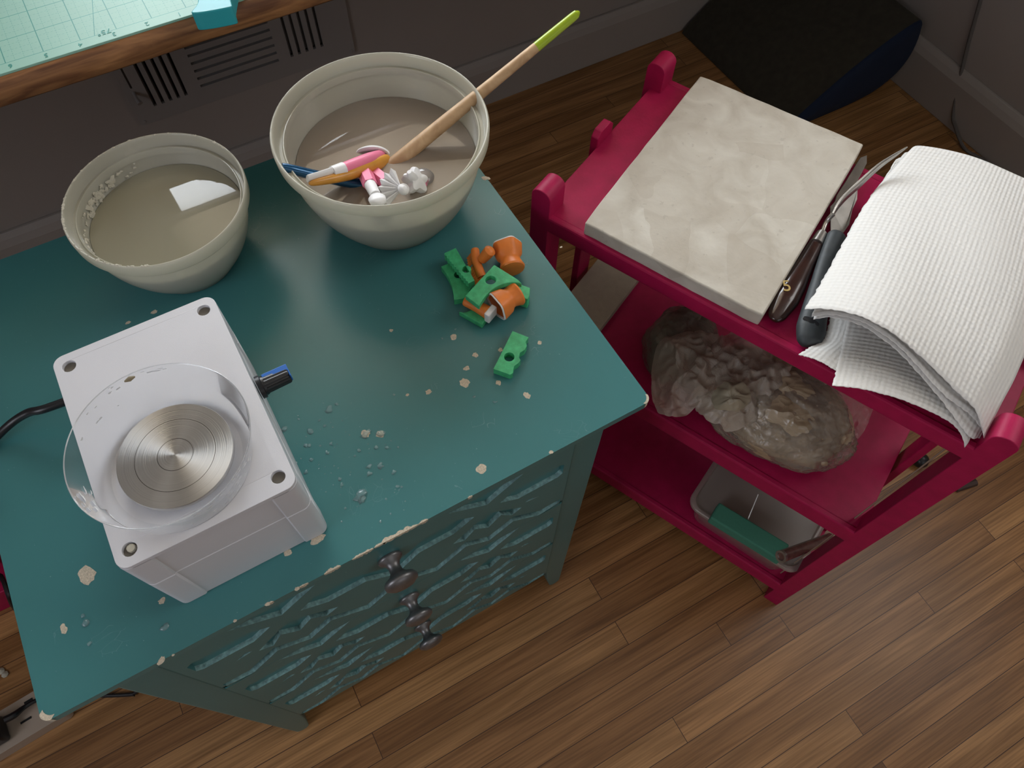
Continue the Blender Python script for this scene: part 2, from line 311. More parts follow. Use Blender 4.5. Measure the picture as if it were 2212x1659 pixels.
# ------------------------------------------------------------------ mesh helpers (working units)
ORG = {}
def thing(name, label, cat, loc, group=None):
    o = bpy.data.objects.new(name, None); COL.objects.link(o); o.location = T(loc); o.empty_display_size = .02
    o['label'] = label; o['category'] = cat
    if group: o['group'] = group
    ORG[o.name] = T(loc); return o
def link_mesh(name, me, mats, parent, org, smooth, bevel, subd, segs=2, ang=40, solid=0.):
    for m in (mats if isinstance(mats, (list, tuple)) else [mats]): me.materials.append(m)
    o = bpy.data.objects.new(name, me); COL.objects.link(o)
    if parent is not None: o.parent = parent; ORG[o.name] = org
    else: o.location = org; ORG[o.name] = org
    if smooth:
        me.polygons.foreach_set('use_smooth', [True]*len(me.polygons))
        try: me.set_sharp_from_angle(angle=radians(ang))
        except Exception: pass
    if solid:
        md = o.modifiers.new('solid', 'SOLIDIFY'); md.thickness = solid*S; md.offset = 0
    if bevel:
        md = o.modifiers.new('bevel', 'BEVEL'); md.width = bevel*S; md.segments = segs; md.limit_method = 'ANGLE'; md.angle_limit = radians(35)
    if subd:
        md = o.modifiers.new('subd', 'SUBSURF'); md.levels = subd; md.render_levels = subd
    return o
def part(name, geo, mat, parent=None, loc=None, smooth=True, bevel=0, subd=0, segs=2, ang=40, solid=0., uv=None, mi=None, label=None):
    V, F = geo
    if parent is not None: org = ORG[parent.name]
    elif loc is not None: org = T(loc)
    else:
        xs = [v[0] for v in V]; ys = [v[1] for v in V]; zs = [v[2] for v in V]
        org = T(((min(xs)+max(xs))/2, (min(ys)+max(ys))/2, min(zs)))
    me = bpy.data.meshes.new(name); me.from_pydata([T(v)-org for v in V], [], F)
    if mi: me.polygons.foreach_set('material_index', mi)
    if uv:
        ul = me.uv_layers.new(name='UVMap')
        for l in me.loops: ul.data[l.index].uv = uv[l.vertex_index]
    me.update()
    if not uv or True:
        bm = bmesh.new(); bm.from_mesh(me); bmesh.ops.recalc_face_normals(bm, faces=bm.faces); bm.to_mesh(me); bm.free()
    o = link_mesh(name, me, mat, parent, org, smooth, bevel, subd, segs, ang, solid)
    if label: o['label'] = label
    return o
def tag(o, label, cat, group=None, kind=None):
    if label: o['label'] = label
    if cat: o['category'] = cat
    if group: o['group'] = group
    if kind: o['kind'] = kind
    return o
def struct(name, geo, mat, **k):
    o = part(name, geo, mat, **k); o['kind'] = 'structure'; return o

def join(*gs):
    V, F = [], []
    for v, f in gs:
        b = len(V); V += list(v); F += [tuple(i+b for i in q) for q in f]
    return V, F
def box(x0, x1, y0, y1, z0, z1):
    V = [(x, y, z) for z in (z0, z1) for y in (y0, y1) for x in (x0, x1)]
    return V, [(0, 2, 3, 1), (4, 5, 7, 6), (0, 1, 5, 4), (1, 3, 7, 5), (3, 2, 6, 7), (2, 0, 4, 6)]
def frame_box(o, ax, ay, az, a0, a1, b0, b1, c0, c1):
    V, F = box(a0, a1, b0, b1, c0, c1)
    return [tuple(Vector(o)+Vector(ax)*v[0]+Vector(ay)*v[1]+Vector(az)*v[2]) for v in V], F
def mapg(g, fn): return [tuple(fn(*v)) for v in g[0]], g[1]
def prism(poly, z0, z1):
    n = len(poly); V = [(p[0], p[1], z0) for p in poly]+[(p[0], p[1], z1) for p in poly]
    F = [tuple(range(n))[::-1], tuple(range(n, 2*n))]+[(i, (i+1) % n, n+(i+1) % n, n+i) for i in range(n)]
    return V, F
def loft(rings, closed=True, cap0=True, cap1=True):
    V = []; F = []; n = len(rings[0])
    for r in rings: V += [tuple(p) for p in r]
    for i in range(len(rings)-1):
        for j in range(n if closed else n-1):
            k = (j+1) % n; F.append((i*n+j, i*n+k, (i+1)*n+k, (i+1)*n+j))
    if cap0: F.append(tuple(range(n))[::-1])
    if cap1: F.append(tuple((len(rings)-1)*n+j for j in range(n)))
    return V, F
def basis(d):
    d = Vector(d).normalized(); a = Vector((0, 0, 1)) if abs(d.z) < .9 else Vector((1, 0, 0))
    u = d.cross(a).normalized(); return d, u, u.cross(d).normalized()
def lathe(o, d, prof, n=32, cap0=True, cap1=True, rf=None):
    o = Vector(o); d, u, v = basis(d)
    rings = [[o+d*h+(u*cos(2*pi*j/n)+v*sin(2*pi*j/n))*(r*(rf(2*pi*j/n, h) if rf else 1)) for j in range(n)] for r, h in prof]
    return loft(rings, True, cap0, cap1)
def tube(pts, rad, n=12, flat=1., sm=6, up=None, caps=True):
    pts = [Vector(p) for p in pts]
    if not isinstance(rad, (list, tuple)): rad = [rad]*len(pts)
    if sm > 1 and len(pts) > 2:
        q, rr = [], []
        for i in range(len(pts)-1):
            p0 = pts[max(i-1, 0)]; p1 = pts[i]; p2 = pts[i+1]; p3 = pts[min(i+2, len(pts)-1)]
            for k in range(sm):
                t = k/sm; q.append(.5*((2*p1)+(p2-p0)*t+(2*p0-5*p1+4*p2-p3)*t*t+(3*p1-p0-3*p2+p3)*t**3)); rr.append(rad[i]*(1-t)+rad[i+1]*t)
        q.append(pts[-1]); rr.append(rad[-1]); pts, rad = q, rr
    rings = []; pu = None
    for i, p in enumerate(pts):
        d = (pts[min(i+1, len(pts)-1)]-pts[max(i-1, 0)]).normalized()
        if pu is None: pu = (Vector(up) if up else basis(d)[1])
        uu = (pu-d*pu.dot(d)).normalized(); vv = d.cross(uu).normalized(); pu = uu
        rings.append([p+(uu*cos(2*pi*j/n)+vv*flat*sin(2*pi*j/n))*rad[i] for j in range(n)])
    return loft(rings, True, caps, caps)
def flat_poly(outer, holes=(), thick=.01):
    """2-D outline with holes -> closed slab (z 0..thick)"""
    cu = bpy.data.curves.new('tmp', 'CURVE'); cu.dimensions = '2D'; cu.fill_mode = 'BOTH'; cu.extrude = thick/2
    for pl in [outer]+list(holes):
        s = cu.splines.new('POLY'); s.points.add(len(pl)-1); s.use_cyclic_u = True
        for i, p in enumerate(pl): s.points[i].co = (p[0], p[1], 0, 1)
    o = bpy.data.objects.new('tmp', cu); COL.objects.link(o)
    me = bpy.data.meshes.new_from_object(o)
    bm = bmesh.new(); bm.from_mesh(me); bmesh.ops.remove_doubles(bm, verts=bm.verts, dist=1e-5)
    bmesh.ops.dissolve_limit(bm, angle_limit=.01, verts=bm.verts, edges=bm.edges) if False else None
    V = [(v.co.x, v.co.y, v.co.z+thick/2) for v in bm.verts]; bm.verts.index_update(); F = [tuple(v.index for v in f.verts) for f in bm.faces]
    bm.free(); bpy.data.objects.remove(o); bpy.data.curves.remove(cu); bpy.data.meshes.remove(me)
    return V, F
def circle(cx, cy, r, n=20): return [(cx+r*cos(2*pi*i/n), cy+r*sin(2*pi*i/n)) for i in range(n)]
def rrect(x0, x1, y0, y1, r, n=6):
    out = []
    for cx, cy, a in ((x1-r, y1-r, 0), (x0+r, y1-r, 90), (x0+r, y0+r, 180), (x1-r, y0+r, 270)):
        for i in range(n+1): t = radians(a+90*i/n); out.append((cx+r*cos(t), cy+r*sin(t)))
    return out
def crom(pts, k=6, closed=False):
    out = []; n = len(pts); pts = [Vector(p) for p in pts]
    for i in range(n if closed else n-1):
        g = (lambda j: pts[j % n]) if closed else (lambda j: pts[min(max(j, 0), n-1)])
        p0, p1, p2, p3 = g(i-1), g(i), g(i+1), g(i+2)
        for q in range(k):
            t = q/k; out.append(.5*((2*p1)+(p2-p0)*t+(2*p0-5*p1+4*p2-p3)*t*t+(3*p1-p0-3*p2+p3)*t**3))
    if not closed: out.append(pts[-1])
    return out
def resample(pl, n):
    L_ = [0]
    for i in range(1, len(pl)): L_.append(L_[-1]+(pl[i]-pl[i-1]).length)
    out = []; k = 0
    for i in range(n):
        s = L_[-1]*i/(n-1)
        while k < len(pl)-2 and L_[k+1] < s: k += 1
        t = (s-L_[k])/max(1e-9, L_[k+1]-L_[k]); out.append(pl[k].lerp(pl[k+1], min(1, t)))
    return out
def coons(bot, top, left, right, nu=40, nv=40, fn=None, jag=None):
    """edges as 3-D polylines; bot,top run left->right, left,right run bot->top"""
    B_ = resample(crom(bot), nu); T_ = resample(crom(top), nu); L_ = resample(crom(left), nv); R_ = resample(crom(right), nv)
    V = []; UV = []; lu = sum((B_[i+1]-B_[i]).length for i in range(nu-1)); lv = sum((L_[i+1]-L_[i]).length for i in range(nv-1))
    for j in range(nv):
        t = j/(nv-1)
        for i in range(nu):
            s = i/(nu-1)
            p = B_[i]*(1-t)+T_[i]*t+L_[j]*(1-s)+R_[j]*s-(B_[0]*(1-s)*(1-t)+B_[-1]*s*(1-t)+T_[0]*(1-s)*t+T_[-1]*s*t)
            if fn: p = p+Vector(fn(s, t))
            V.append(p); UV.append((s*lu, t*lv))
    if jag:
        rnd = random.Random(3)
        for j in range(nv): V[j*nu] = V[j*nu]+(V[j*nu]-V[j*nu+1]).normalized()*rnd.uniform(-jag, jag)
        for i in range(nu): V[i] = V[i]+(V[i]-V[nu+i]).normalized()*rnd.uniform(-jag, jag)*.7
    F = [(j*nu+i, j*nu+i+1, (j+1)*nu+i+1, (j+1)*nu+i) for j in range(nv-1) for i in range(nu-1)]
    return [tuple(v) for v in V], F, UV
def text_geo(s, size, depth=.0004, font=None):
    cu = bpy.data.curves.new('tmp', 'FONT'); cu.body = s; cu.size = size; cu.extrude = depth; cu.align_x = 'CENTER'; cu.align_y = 'CENTER'
    o = bpy.data.objects.new('tmp', cu); COL.objects.link(o); me = bpy.data.meshes.new_from_object(o)
    V = [tuple(v.co) for v in me.vertices]; F = [tuple(p.vertices) for p in me.polygons]
    bpy.data.objects.remove(o); bpy.data.curves.remove(cu); return V, F

# ------------------------------------------------------------------ room
XL, XR, YB, YF, ZF, ZC = -2.6, 2.72, 2.15, -3.2, -H, 3.3
struct('floor', box(XL-.2, XR+.2, YF-.2, YB+.35, ZF-.1, ZF), FLOOR, loc=(0, 0, ZF), smooth=False)
struct('ceiling', box(XL-.2, XR+.2, YF-.2, YB+.35, ZC, ZC+.1), CEIL, smooth=False)
VX0, VX1, VZ0, VZ1 = -.045, .60, -.62, -.40    # duct opening behind the vent
struct('wall_back', join(box(XL-.2, WX0, YB, YB+.2, ZF, ZC), box(WX1, XR+.2, YB, YB+.2, ZF, ZC), box(WX0, WX1, YB, YB+.2, WZ1, ZC),
       box(WX0, VX0, YB, YB+.2, ZF, WZ0), box(VX1, WX1, YB, YB+.2, ZF, WZ0), box(VX0, VX1, YB, YB+.2, ZF, VZ0), box(VX0, VX1, YB, YB+.2, VZ1, WZ0), box(VX0, VX1, YB+.15, YB+.2, VZ0, VZ1)), WALL, smooth=False)
struct('wall_right', join(box(XR, XR+.2, YF-.2, -1.0, ZF, ZC), box(XR, XR+.2, .6, YB, ZF, ZC), box(XR, XR+.2, -1.0, .6, ZF, 1.3), box(XR, XR+.2, -1.0, .6, 3.0, ZC)), WALL, smooth=False)
struct('wall_left', join(box(XL-.2, XL, YF-.2, -1.15, ZF, ZC), box(XL-.2, XL, .55, YB, ZF, ZC), box(XL-.2, XL, -1.15, .55, ZF, .55), box(XL-.2, XL, -1.15, .55, 2.15, ZC)), WALL, smooth=False)
struct('wall_front', join(box(XL, -.75, YF-.2, YF, ZF, ZC), box(1.95, XR, YF-.2, YF, ZF, ZC), box(-.75, 1.95, YF-.2, YF, ZF, .45), box(-.75, 1.95, YF-.2, YF, 2.55, ZC)), WALL, smooth=False)
def baseboard(name, ax, a0, a1, wpos, sgn):
    prof = [(0, 0), (.030, 0), (.030, .16), (.022, .185), (.012, .204), (0, .204)]
    rings = []
    for a in (a0, a1):
        rings.append([((a, wpos+sgn*d, ZF+h) if ax == 'x' else (wpos+sgn*d, a, ZF+h)) for d, h in prof])
    struct(name, loft(rings), TRIM, smooth=False, bevel=.003)
baseboard('baseboard_back', 'x', XL, XR, YB, -1); baseboard('baseboard_right', 'y', YF, YB-.03, XR, -1)
baseboard('baseboard_left', 'y', YF, YB-.03, XL, 1); baseboard('baseboard_front', 'x', XL+.03, XR-.03, YF, 1)
def frame4(x0, x1, z0, z1, w_, y0, y1): return join(box(x0, x1, y0, y1, z1-w_, z1), box(x0, x1, y0, y1, z0, z0+w_), box(x0, x0+w_, y0, y1, z0+w_, z1-w_), box(x1-w_, x1, y0, y1, z0+w_, z1-w_))
wf = struct('window_1', frame4(WX0, WX1, WZ0, WZ1, .05, YB+.06, YB+.13), TRIM, smooth=False)
part('mullion', box((WX0+WX1)/2-.03, (WX0+WX1)/2+.03, YB+.07, YB+.12, WZ0+.05, WZ1-.05), TRIM, parent=wf, smooth=False)
part('pane', box(WX0+.05, WX1-.05, YB+.09, YB+.094, WZ0+.05, WZ1-.05), clear_mat('window_glass', (.98, .99, 1), .0, (1, 1, 1), .0), parent=wf, smooth=False)
struct('added_window_2', mapg(frame4(-1.15, .55, .55, 2.15, .05, 0, .07), lambda x, y, z: (XL-.13+y, x, z)), TRIM, smooth=False)  # unseen frame added around the left fill
struct('added_window_3', mapg(frame4(-.75, 1.95, .45, 2.55, .05, 0, .07), lambda x, y, z: (x, YF-.10+y, z)), TRIM, smooth=False)  # unseen frame added around the front fill
struct('window_4', mapg(frame4(-1.0, .6, 1.3, 3.0, .05, 0, .07), lambda x, y, z: (XR+.06+y, x, z)), TRIM, smooth=False)
struct('trim_1', join(frame4(WX0-.1, WX1+.1, WZ0-.1, WZ1+.1, .1, YB-.025, YB)), TRIM, smooth=False)
rs = thing('roller_shade', 'beige roller shade half drawn over the window above the desk', 'shade', ((WX0+WX1)/2, YB-.04, WZS))
part('fabric', ([(WX0-.03, YB-.034, WZS), (WX1+.03, YB-.034, WZS), (WX1+.03, YB-.034, WZ1+.02), (WX0-.03, YB-.034, WZ1+.02)], [(0, 1, 2, 3)]), SHADE, parent=rs, smooth=False)
part('bottom_bar', box(WX0-.03, WX1+.03, YB-.042, YB-.026, WZS-.02, WZS), TRIM, parent=rs, smooth=False)
part('roller', tube([(WX0-.05, YB-.045, WZ1+.03), (WX1+.05, YB-.045, WZ1+.03)], .03, sm=1), TRIM, parent=rs)

# ------------------------------------------------------------------ wall vent
yv = YB-.014
vt = thing('wall_vent', 'grey metal air register on the wall below the desk', 'vent', (.26, YB, -.65))
vx0, vx1, vz0, vz1 = -.088, .640, -.652, -.37
holes = []
for i in range(5): x = -.028+i*.0245; holes.append([(x, -.60), (x+.010, -.60), (x+.010, -.405), (x, -.405)])
for i in range(7): z = -.59+i*.027; holes.append([(.125, z), (.385, z), (.385, z+.009), (.125, z+.009)])
for i in range(5): x = .425+i*.026; holes.append([(x, -.59), (x+.010, -.59), (x+.010, -.405), (x, -.405)])
holes.append([(-.066, -.52), (-.060, -.52), (-.060, -.445), (-.066, -.445)])
holes = [h for h in holes]
part('face_plate', mapg(flat_poly(rrect(vx0, vx1, vz0, vz1, .01), holes, .012), lambda x, y, z: (x, YB-z, y)), pmat('vent_paint', (.31, .295, .28), .5), parent=vt, smooth=False, bevel=.0015)
for i in range(5): x = -.028+i*.0245; part('louver', mapg(box(x-.009, x+.004, 0, .0015, -.60, -.405), lambda a, b, c: (a, YB+.002+b+(a-x)*-.6, c)), MATS['vent_paint'], parent=vt, smooth=False)
for i in range(7): z = -.59+i*.027; part('louver', mapg(box(.125, .385, 0, .0015, z-.002, z+.016), lambda a, b, c: (a, YB+.001+b+(c-z)*.7, c)), MATS['vent_paint'], parent=vt, smooth=False)
for i in range(5): x = .425+i*.026; part('louver', mapg(box(x+.002, x+.016, 0, .0015, -.59, -.405), lambda a, b, c: (a, YB+.002+b+(a-x)*.6, c)), MATS['vent_paint'], parent=vt, smooth=False)
part('damper_lever', tube([(-.063, YB-.008, -.533), (-.063, YB-.035, -.54), (-.060, YB-.05, -.548)], [.005, .005, .009], n=8), MATS['vent_paint'], parent=vt)
for x, z in ((-.075, -.64), (.628, -.64)): part('screw', lathe((x, YB-.012, z), (0, -1, 0), [(.005, 0), (.005, .002), (.002, .003)], 10), MATS['vent_paint'], parent=vt)
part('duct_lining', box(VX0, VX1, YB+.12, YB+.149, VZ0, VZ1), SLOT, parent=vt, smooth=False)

# ------------------------------------------------------------------ desk with cutting mat
dk = thing('desk', 'wooden desk slab with rough brown front edge along the back wall', 'desk', (0, 1.6, ZF))
DZ, DY = .248, 1.17
dv = []
nx = 90
for i in range(nx+1):
    x = XL+.02+(XR-XL-.04)*i/nx
    j = noise.noise(Vector((x*6, 0, 3)))*.003
    dv.append([(x, YB-.03, DZ-.044), (x, YB-.03, DZ), (x, DY+.004+j, DZ), (x, DY+j*.6, DZ-.004), (x, DY-.001+j, DZ-.039), (x, DY+.004+j, DZ-.044)])
part('desktop', loft(dv), DESKW, parent=dk, ang=50)
for x in (XL+.12, -1.7):
    for y in (1.30, 2.0): part('leg', box(x-.04, x+.04, y-.04, y+.04, ZF, DZ-.044), DESKW, parent=dk, smooth=False, bevel=.004)
mx1 = P(505, 0, DZ+.004).x+.03
part_m = part('cutting_mat', mapg(flat_poly(rrect(-1.35, mx1, 0, .78, .02), (), .004), lambda x, y, z: (x, DY+.006+y, DZ+z)), GRID, loc=(-.118-.006/S, DY+.006, DZ), smooth=False, bevel=.0012)
tag(part_m, 'mint green cutting mat with dark green grid lying on the desk', 'cutting mat')
GT = pmat('mat_print_green', (.01, .26, .21), .5)
def mat_text(s_, u, v, size, rot=180):
    p = P(u, v, DZ+.0044); g = text_geo(s_, size, .0002); a = radians(rot)
    part('printed_number', mapg(g, lambda x, y, z: (p.x+x*cos(a)-y*sin(a), p.y+x*sin(a)+y*cos(a), DZ+.0043+z)), GT, parent=part_m, smooth=False)
for s_, u, v in (('6', 22, 142), ('5', 99, 119), ('4', 173, 96), ('3', 246, 73), ('2', 317, 51), ('1', 387, 30)): mat_text(s_, u, v, .013)
mat_text('75\u00b0', 224, 69, .016)
cut = thing('mat_knife', 'turquoise plastic tool overhanging the front edge of the desk', 'tool', P(455, 20, DZ+.004))
pz = DZ+.004
a_ = [P(u, v, pz+.036) for u, v in ((415, 28), (428, 0), (440, -40), (520, -60), (497, 0), (501, 12))]
outl = crom([Vector((p.x, p.y, 0)) for p in (P(416, 28, pz+.03), P(427, 5, pz+.03), P(433, -45, pz+.03), P(500, -60, pz+.03), P(498, -5, pz+.03), P(500, 8, pz+.03), P(494, 16, pz+.03))], 5, True)
part('body', prism([(p.x, p.y) for p in outl], pz+.0005, pz+.030), TEALP, parent=cut, bevel=.003, segs=3)

# ------------------------------------------------------------------ dresser
YP = .348                               # front plane of the frame and drawers
dr = thing('dresser', 'teal painted three-drawer dresser with lattice drawer fronts', 'dresser', (0, .7, ZF))
TX0, TX1, TY0, TY1 = -.458, .457, .334, 1.096
top = rrect(TX0, TX1, TY0, TY1, .012)
gt = flat_poly(top, (), .016)
V, F = [(x, y, z-.016) for x, y, z in gt[0]], list(gt[1]); mi = [0]*len(F)
rnd = random.Random(11)
def blob(cx, cy, rx, ry, rot, z, n=14, jag=.25):
    pts = []
    for i in range(n):
        t = 2*pi*i/n; k = 1+rnd.uniform(-jag, jag); x = rx*cos(t)*k; y = ry*sin(t)*k
        pts.append((cx+x*cos(rot)-y*sin(rot), cy+x*sin(rot)+y*cos(rot), z))
    return pts
def add_blob(u, v, r, r2=None, rot=0., m=1, z=.0003, jag=.22):
    p = P(u, v, 0); k = (Vector((p.x, p.y, -1)).length)/1580
    b = len(V); V.extend(blob(p.x, p.y, r*k, (r2 or r)*k, rot, z, 14, jag)); V.append((p.x, p.y, z+.0004))
    for i in range(14): F.append((b+i, b+(i+1) % 14, b+14)); mi.append(m)
for q in [(188, 1243, 14, 19, .4), (138, 1360, 6, 10, .1), (980, 728, 7, 7), (1027, 767, 6, 6), (1008, 796, 7, 6), (1003, 827, 11, 11), (926, 847, 7, 6), (1077, 827, 6, 6),
          (1136, 853, 6, 6), (1141, 856, 6, 6), (1166, 740, 5, 5), (1081, 756, 5, 5), (1040, 1013, 11, 10), (790, 937, 9, 9), (822, 938, 9, 9), (686, 1165, 16, 8), (622, 1195, 9, 6), (350, 1298, 7, 6),
          (348, 1427, 9, 5, .5), (374, 1415, 3, 2), (333, 674, 6, 4), (277, 697, 5, 3), (845, 714, 4, 4), (1191, 977, 5, 4), (1049, 385, 5, 9, 1.), (642, 1272, 5, 4), (578, 1305, 5, 4), (508, 1341, 4, 3), (880, 853, 4, 3), (1212, 534, 3, 2)]:
    add_blob(q[0], q[1], q[2], q[3], q[4] if len(q) > 4 else 0.)
# worn front edge: irregular bare strips
def worn(x0, x1, wmax, n_=18):
    b = len(V)
    for i in range(n_+1):
        x = x0+(x1-x0)*i/n_; wd = wmax*sin(pi*i/n_)**.6*rnd.uniform(.35, 1)
        V.extend([(x, TY0-.0004, -.004-.006*rnd.random()*sin(pi*i/n_)), (x, TY0-.0004, .0003), (x, TY0+wd, .0004)])
    for i in range(n_):
        for k in range(2): F.append((b+3*i+k, b+3*i+3+k, b+3*i+4+k, b+3*i+1+k)); mi.append(1)
def x_of(u, v): return P(u, v, 0).x
for (u0, v0, u1, v1, wm) in [(808, 1182, 905, 1132, .007), (905, 1132, 925, 1122, .003), (700, 1240, 735, 1220, .004), (760, 1207, 806, 1183, .003), (640, 1270, 665, 1257, .0015), (825, 1170, 830, 1168, .004), (575, 1305, 590, 1297, .002), (1010, 1075, 1020, 1070, .002)]:
    worn(x_of(u0, v0), x_of(u1, v1), wm)
# worn corners
for cx, cy, sx in ((TX0, TY0, 1), (TX1, TY0, -1)):
    b = len(V); n_ = 8; r_ = .012; sz = .013 if sx > 0 else .007
    arc = [(cx+sx*(r_-r_*cos(radians(90*i/n_))), cy+r_-r_*sin(radians(90*i/n_))) for i in range(n_+1)]
    for (x, y) in arc: V.extend([(x-sx*.0005, y-.0005, -.013), (x-sx*.0005, y-.0005, .0004), (x+sx*sz*.35, y+sz*.3, .0005)])
    for i in range(n_):
        for k in range(2): F.append((b+3*i+k, b+3*i+3+k, b+3*i+4+k, b+3*i+1+k)); mi.append(1)
part('top', (V, F), [TEAL, WORN], parent=dr, mi=mi, smooth=True, bevel=0, ang=30)
# carcass and legs
lx0, lx1 = .331, .388
ZB = -.832
part('carcass', join(box(-lx1+.012, -lx1+.03, YP+.02, 1.06, ZB, -.016), box(lx1-.03, lx1-.012, YP+.02, 1.06, ZB, -.016), box(-lx1+.03, lx1-.03, 1.04, 1.06, ZB, -.016),
     box(-lx1+.03, lx1-.03, YP+.03, 1.04, ZB, ZB+.02), box(-lx0, lx0, YP+.012, YP+.024, ZB, -.016)), TEAL, parent=dr, smooth=False)
for sx in (-1, 1):
    for y0, y1, fr_ in ((YP, YP+.055, 1), (1.015, 1.07, 0)):
        rings = []
        for z, xi in ((-.016, lx0), (ZB-.005, lx0), (-.93, lx0+.008), (-1.02, lx0+.020), (-1.048, lx0+.025), (-1.06, lx0+.034)):
            xo = lx1 if z > -1.05 else lx1-.010
            rings.append([(sx*xi, y0, z), (sx*xo, y0, z), (sx*xo, y1, z), (sx*xi, y1, z)])
        part('leg', loft(rings), TEAL, parent=dr, smooth=False, bevel=.003)
part('side_panel', box(lx1-.02, lx1-.002, YP+.055, 1.015, ZB, -.016), TEAL, parent=dr, smooth=False)
part('side_panel', box(-lx1+.002, -lx1+.02, YP+.055, 1.015, ZB, -.016), TEAL, parent=dr, smooth=False)
# lattice drawer fronts
def mir(pl): return [(-x, z) for x, z in pl][::-1]
DP = .2705
def pattern():
    R1 = [(-.236, -.040), (-.171, -.104), (-.106, -.040)]
    R2 = [(-.195, -.128), (-.229, -.156), (-.306, -.156), (-.315, -.148), (-.315, -.112), (-.306, -.104), (-.222, -.104)]
    RC = [(-.148, -.129), (-.109, -.158), (-.046, -.158), (0, -.204), (.046, -.158), (.109, -.158), (.148, -.129), (.120, -.102), (.066, -.102), (0, -.152), (-.066, -.102), (-.120, -.102)]
    R3 = [(-.238, -.212), (-.218, -.226), (-.197, -.192), (-.172, -.222), (-.147, -.193), (-.126, -.222), (-.104, -.208), (-.150, -.166), (-.172, -.150), (-.192, -.166)]
    zig = [(-.322, -.312), (-.276, -.312), (-.222, -.264), (-.172, -.300), (-.127, -.260), (-.066, -.309), (0, -.254)]
    top_ = [(x, z+.026) for x, z in zig]
    R4 = zig+[(-x, z) for x, z in zig[:-1]][::-1]+[(-x, z) for x, z in top_[:-1]]+top_[::-1]
    R4 = [(max(-.322, min(.322, x)), z) for x, z in R4]
    H1 = [(-.272, -.203), (-.252, -.186), (-.244, -.196)]
    return [R1, mir(R1), R2, mir(R2), RC, R3, mir(R3), R4, H1, mir(H1)]
LEDGE_LIT = pmat('lit_rubbed_teal', (.19, .34, .34), .6, var=.4, scale=260)  # light on the ledges put into a paler teal, with rubbed paint
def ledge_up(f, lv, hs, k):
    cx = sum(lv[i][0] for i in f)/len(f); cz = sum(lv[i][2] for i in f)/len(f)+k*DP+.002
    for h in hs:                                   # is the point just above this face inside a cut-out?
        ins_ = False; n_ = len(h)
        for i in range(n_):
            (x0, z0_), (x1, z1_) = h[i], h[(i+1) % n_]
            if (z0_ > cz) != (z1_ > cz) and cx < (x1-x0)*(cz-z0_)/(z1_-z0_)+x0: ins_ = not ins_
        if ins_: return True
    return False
pat = pattern()
drw = []
for k in range(3):
    z0 = -.318; z1 = -.030
    d = part('drawer', box(-lx0+.003, lx0-.003, YP+.004, YP+.012, z0-k*DP+.0, z1-k*DP-.012), TEAL, parent=dr, smooth=False)
    zz0 = z0 if k < 2 else -.2895
    outer = [(-.328, zz0+.004), (.328, zz0+.004)]
    outer = [(-.328, -.300), (-.276, -.3155), (.276, -.3155), (.328, -.300), (.328, z1-.016), (-.328, z1-.016)]
    hs = []
    for h in pat:
        if min(z for x, z in h) < -.3155: h = [(x, max(z, -.312)) for x, z in h]
        hs.append([(x, min(z, -.052)) for x, z in h])
    g = flat_poly(outer, hs, .011)
    lv, lf = mapg(g, lambda x, y, z: (x, YP+.005-z*.82, y-k*DP)); lm = []
    for f in lf:                                   # up-facing ledges get the lighter lit colour and rubbed paint
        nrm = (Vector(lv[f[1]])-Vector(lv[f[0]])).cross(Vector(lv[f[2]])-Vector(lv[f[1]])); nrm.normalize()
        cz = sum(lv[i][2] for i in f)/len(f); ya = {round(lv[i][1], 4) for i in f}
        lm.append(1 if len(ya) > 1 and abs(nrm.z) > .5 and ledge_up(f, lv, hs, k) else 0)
    part('lattice', (lv, lf), [TEAL, LEDGE_LIT], parent=d, smooth=False, bevel=0, mi=lm)
    kn = part('knob', lathe((.002, YP-.003, -.103-k*DP), (0, -1, 0), [(.018, 0), (.020, .004), (.019, .007), (.012, .012), (.0095, .019), (.010, .026), (.014, .032), (.024, .037), (.027, .042), (.026, .047), (.018, .052), (.006, .054)], 28), KNOBM, parent=d, ang=60, label='dull grey metal knob')
    drw.append(d)

# ------------------------------------------------------------------ bowls
def bowl(cx, cy, R, h, rb, name, label):
    t = thing(name, label, 'bowl', (cx, cy, 0))
    prof = [(R*rb*.93, .002), (R*rb, .0), (R*rb+.006, .003)]
    for i in range(1, 13):
        a = i/12; prof.append((R*(rb+(.925-rb)*sin(a*pi/2)**.75), .003+(h-.028)*a))
    zt = h
    prof += [(R*.93, h-.026), (R*.975, h-.025), (R*.995, h-.021), (R*1.0, h-.006), (R*.998, h-.003), (R*.993, h-.0008), (R*.986, h), (R*.979, h), (R*.972, h-.0012), (R*.966, h-.004), (R*.962, h-.008), (R*.957, h-.017), (R*.945, h-.021), (R*.915, h-.021), (R*.905, h-.0185), (R*.895, h-.0185), (R*.888, h-.024), (R*.885, h-.03)]
    for i in range(12, 0, -1):
        a = i/12; prof.append((R*(rb+(.925-rb)*sin(a*pi/2)**.75)-.004-.0*a, .006+(h-.032)*a))
    prof += [(R*rb, .005), (.001, .005)]
    part('shell', lathe((cx, cy, 0), (0, 0, 1), prof, 96, True, True), BOWL, parent=t, ang=55)
    return t, lambda z: R*(rb+(.925-rb)*sin(min(1, z/(h-.03))*pi/2)**.75)-.006
B1 = (-.0720, .9440, .1368, .150); B2 = (.2798, .8774, .1706, .190)
b1, r1 = bowl(*B1, .52, 'plastic_bowl', 'smaller milky plastic bowl of cloudy water with dried clay on its rim')
b2, r2 = bowl(*B2, .54, 'plastic_bowl', 'larger milky plastic bowl of water holding brushes and pink tools')
CRUST = pmat('dried_clay_splash', (.50, .47, .38), .8)
W1, W2 = .098, .117
